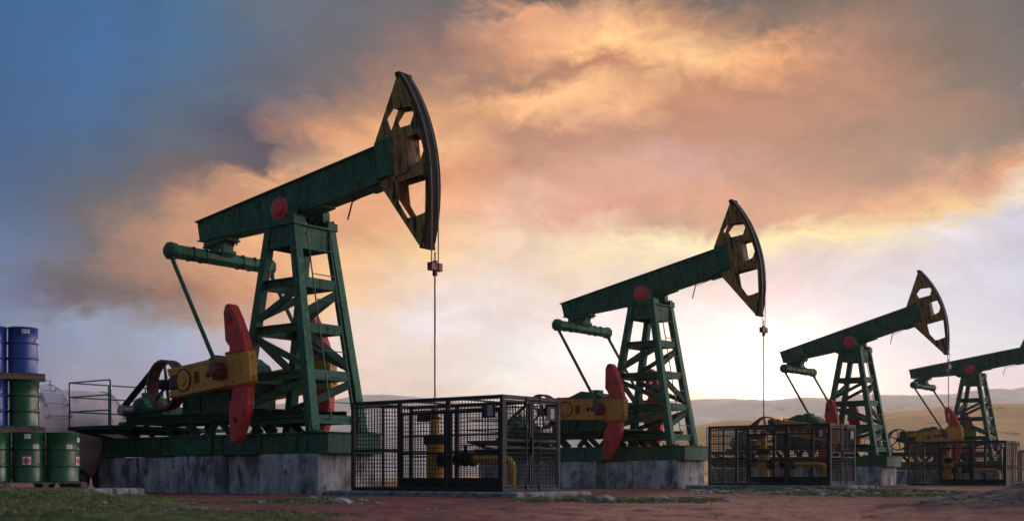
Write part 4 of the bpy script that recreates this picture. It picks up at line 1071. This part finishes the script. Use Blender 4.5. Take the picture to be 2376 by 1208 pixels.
# ------------------------------------------------------------------ hills and mountains
def ridge(name, dist, pts, depth, col1, col2, seed, rough):
    """pts: (picture column, picture row) of the skyline, turned into real heights at that distance"""
    m = MB(); xs = np.linspace(pts[0][0], pts[-1][0], 260); ys = np.interp(xs, [p[0] for p in pts], [p[1] for p in pts]); nrow = 26
    V = []; F = []
    for j in range(nrow):
        t_ = j/(nrow-1)
        for k, (x, y) in enumerate(zip(xs, ys)):
            top = (HOR - y)/F_PX*dist; X = (x-1188)/F_PX*dist; Yd = dist - depth*(1-t_*1.6)*1.0
            prof = math.sin(min(t_*1.6, 1)*math.pi/2)**1.3 if t_*1.6 < 1 else math.cos((t_*1.6-1)/.6*math.pi/2)
            z = (top + CAM_H)*prof
            nz = float(fbm(np.array(X), np.array(Yd), 9/dist, seed, 4))*top*rough*math.sin(min(t_*1.6, 1)*math.pi)
            V.append((X, Yd, max(z + nz, -1) - (.6 if prof < .02 else 0)))
    n = len(xs)
    for j in range(nrow-1):
        for k in range(n-1): F.append((j*n+k, j*n+k+1, (j+1)*n+k+1, (j+1)*n+k))
    m.add(V, F)
    mm = mat(name + '_earth_glow', col1, col2, .95, 0, 6/dist, (1, 1, 2), (.35, .65), extra=[(tuple(min(v*1.25, .8) for v in col2), 25/dist, (1, 1, 3), .55, .7), (tuple(v*.45 for v in col1), 45/dist, (1, 1, 2), .58, .7)], spec=.1)  # base colours carry some painted haze and sunset glow
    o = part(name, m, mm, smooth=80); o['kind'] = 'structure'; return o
ridge('hill', 800, [(1100, 1103), (1300, 1060), (1450, 1022), (1600, 990), (1650, 980), (1750, 975), (1900, 969), (2050, 957), (2130, 948), (2210, 941), (2290, 939), (2376, 941), (2600, 950), (3000, 985), (3500, 1090)], 320, (.66, .30, .10), (.78, .41, .15), 5, .35)  # orange of the sunset glow is put into the hill colour
ridge('mountain', 2000, [(1200, 1098), (1400, 965), (1500, 938), (1620, 927), (1690, 924), (1740, 928), (1800, 925), (1900, 930), (2046, 929), (2110, 928), (2150, 922), (2180, 914), (2215, 912), (2260, 917), (2300, 916), (2336, 905), (2376, 899), (2500, 890), (2800, 930), (3300, 1080)], 700, (.72, .57, .48), (.80, .66, .56), 8, .6)  # paleness of distant haze is put into the mountain colour
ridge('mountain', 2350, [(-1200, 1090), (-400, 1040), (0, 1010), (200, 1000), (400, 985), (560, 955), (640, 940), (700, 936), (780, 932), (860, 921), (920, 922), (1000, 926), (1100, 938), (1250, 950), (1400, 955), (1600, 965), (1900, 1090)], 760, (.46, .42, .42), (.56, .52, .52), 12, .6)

# ------------------------------------------------------------------ haze
hm = bpy.data.materials.new('haze'); hm.use_nodes = True; t = hm.node_tree; t.nodes.clear()
pv = N(t, 'ShaderNodeVolumePrincipled'); pv.inputs['Color'].default_value = (.90, .93, .97, 1); pv.inputs['Density'].default_value = .00015; pv.inputs['Anisotropy'].default_value = .55
ho = N(t, 'ShaderNodeOutputMaterial'); t.links.new(pv.outputs[0], ho.inputs['Volume'])
hz = part('haze', MB().box(-4300, 4300, -4300, 4300, -1.8, 172), hm); tag(hz, kind='stuff', label='thin warm evening haze in the air', cat='haze')
hm.volume_intersection_method if hasattr(hm, 'volume_intersection_method') else None
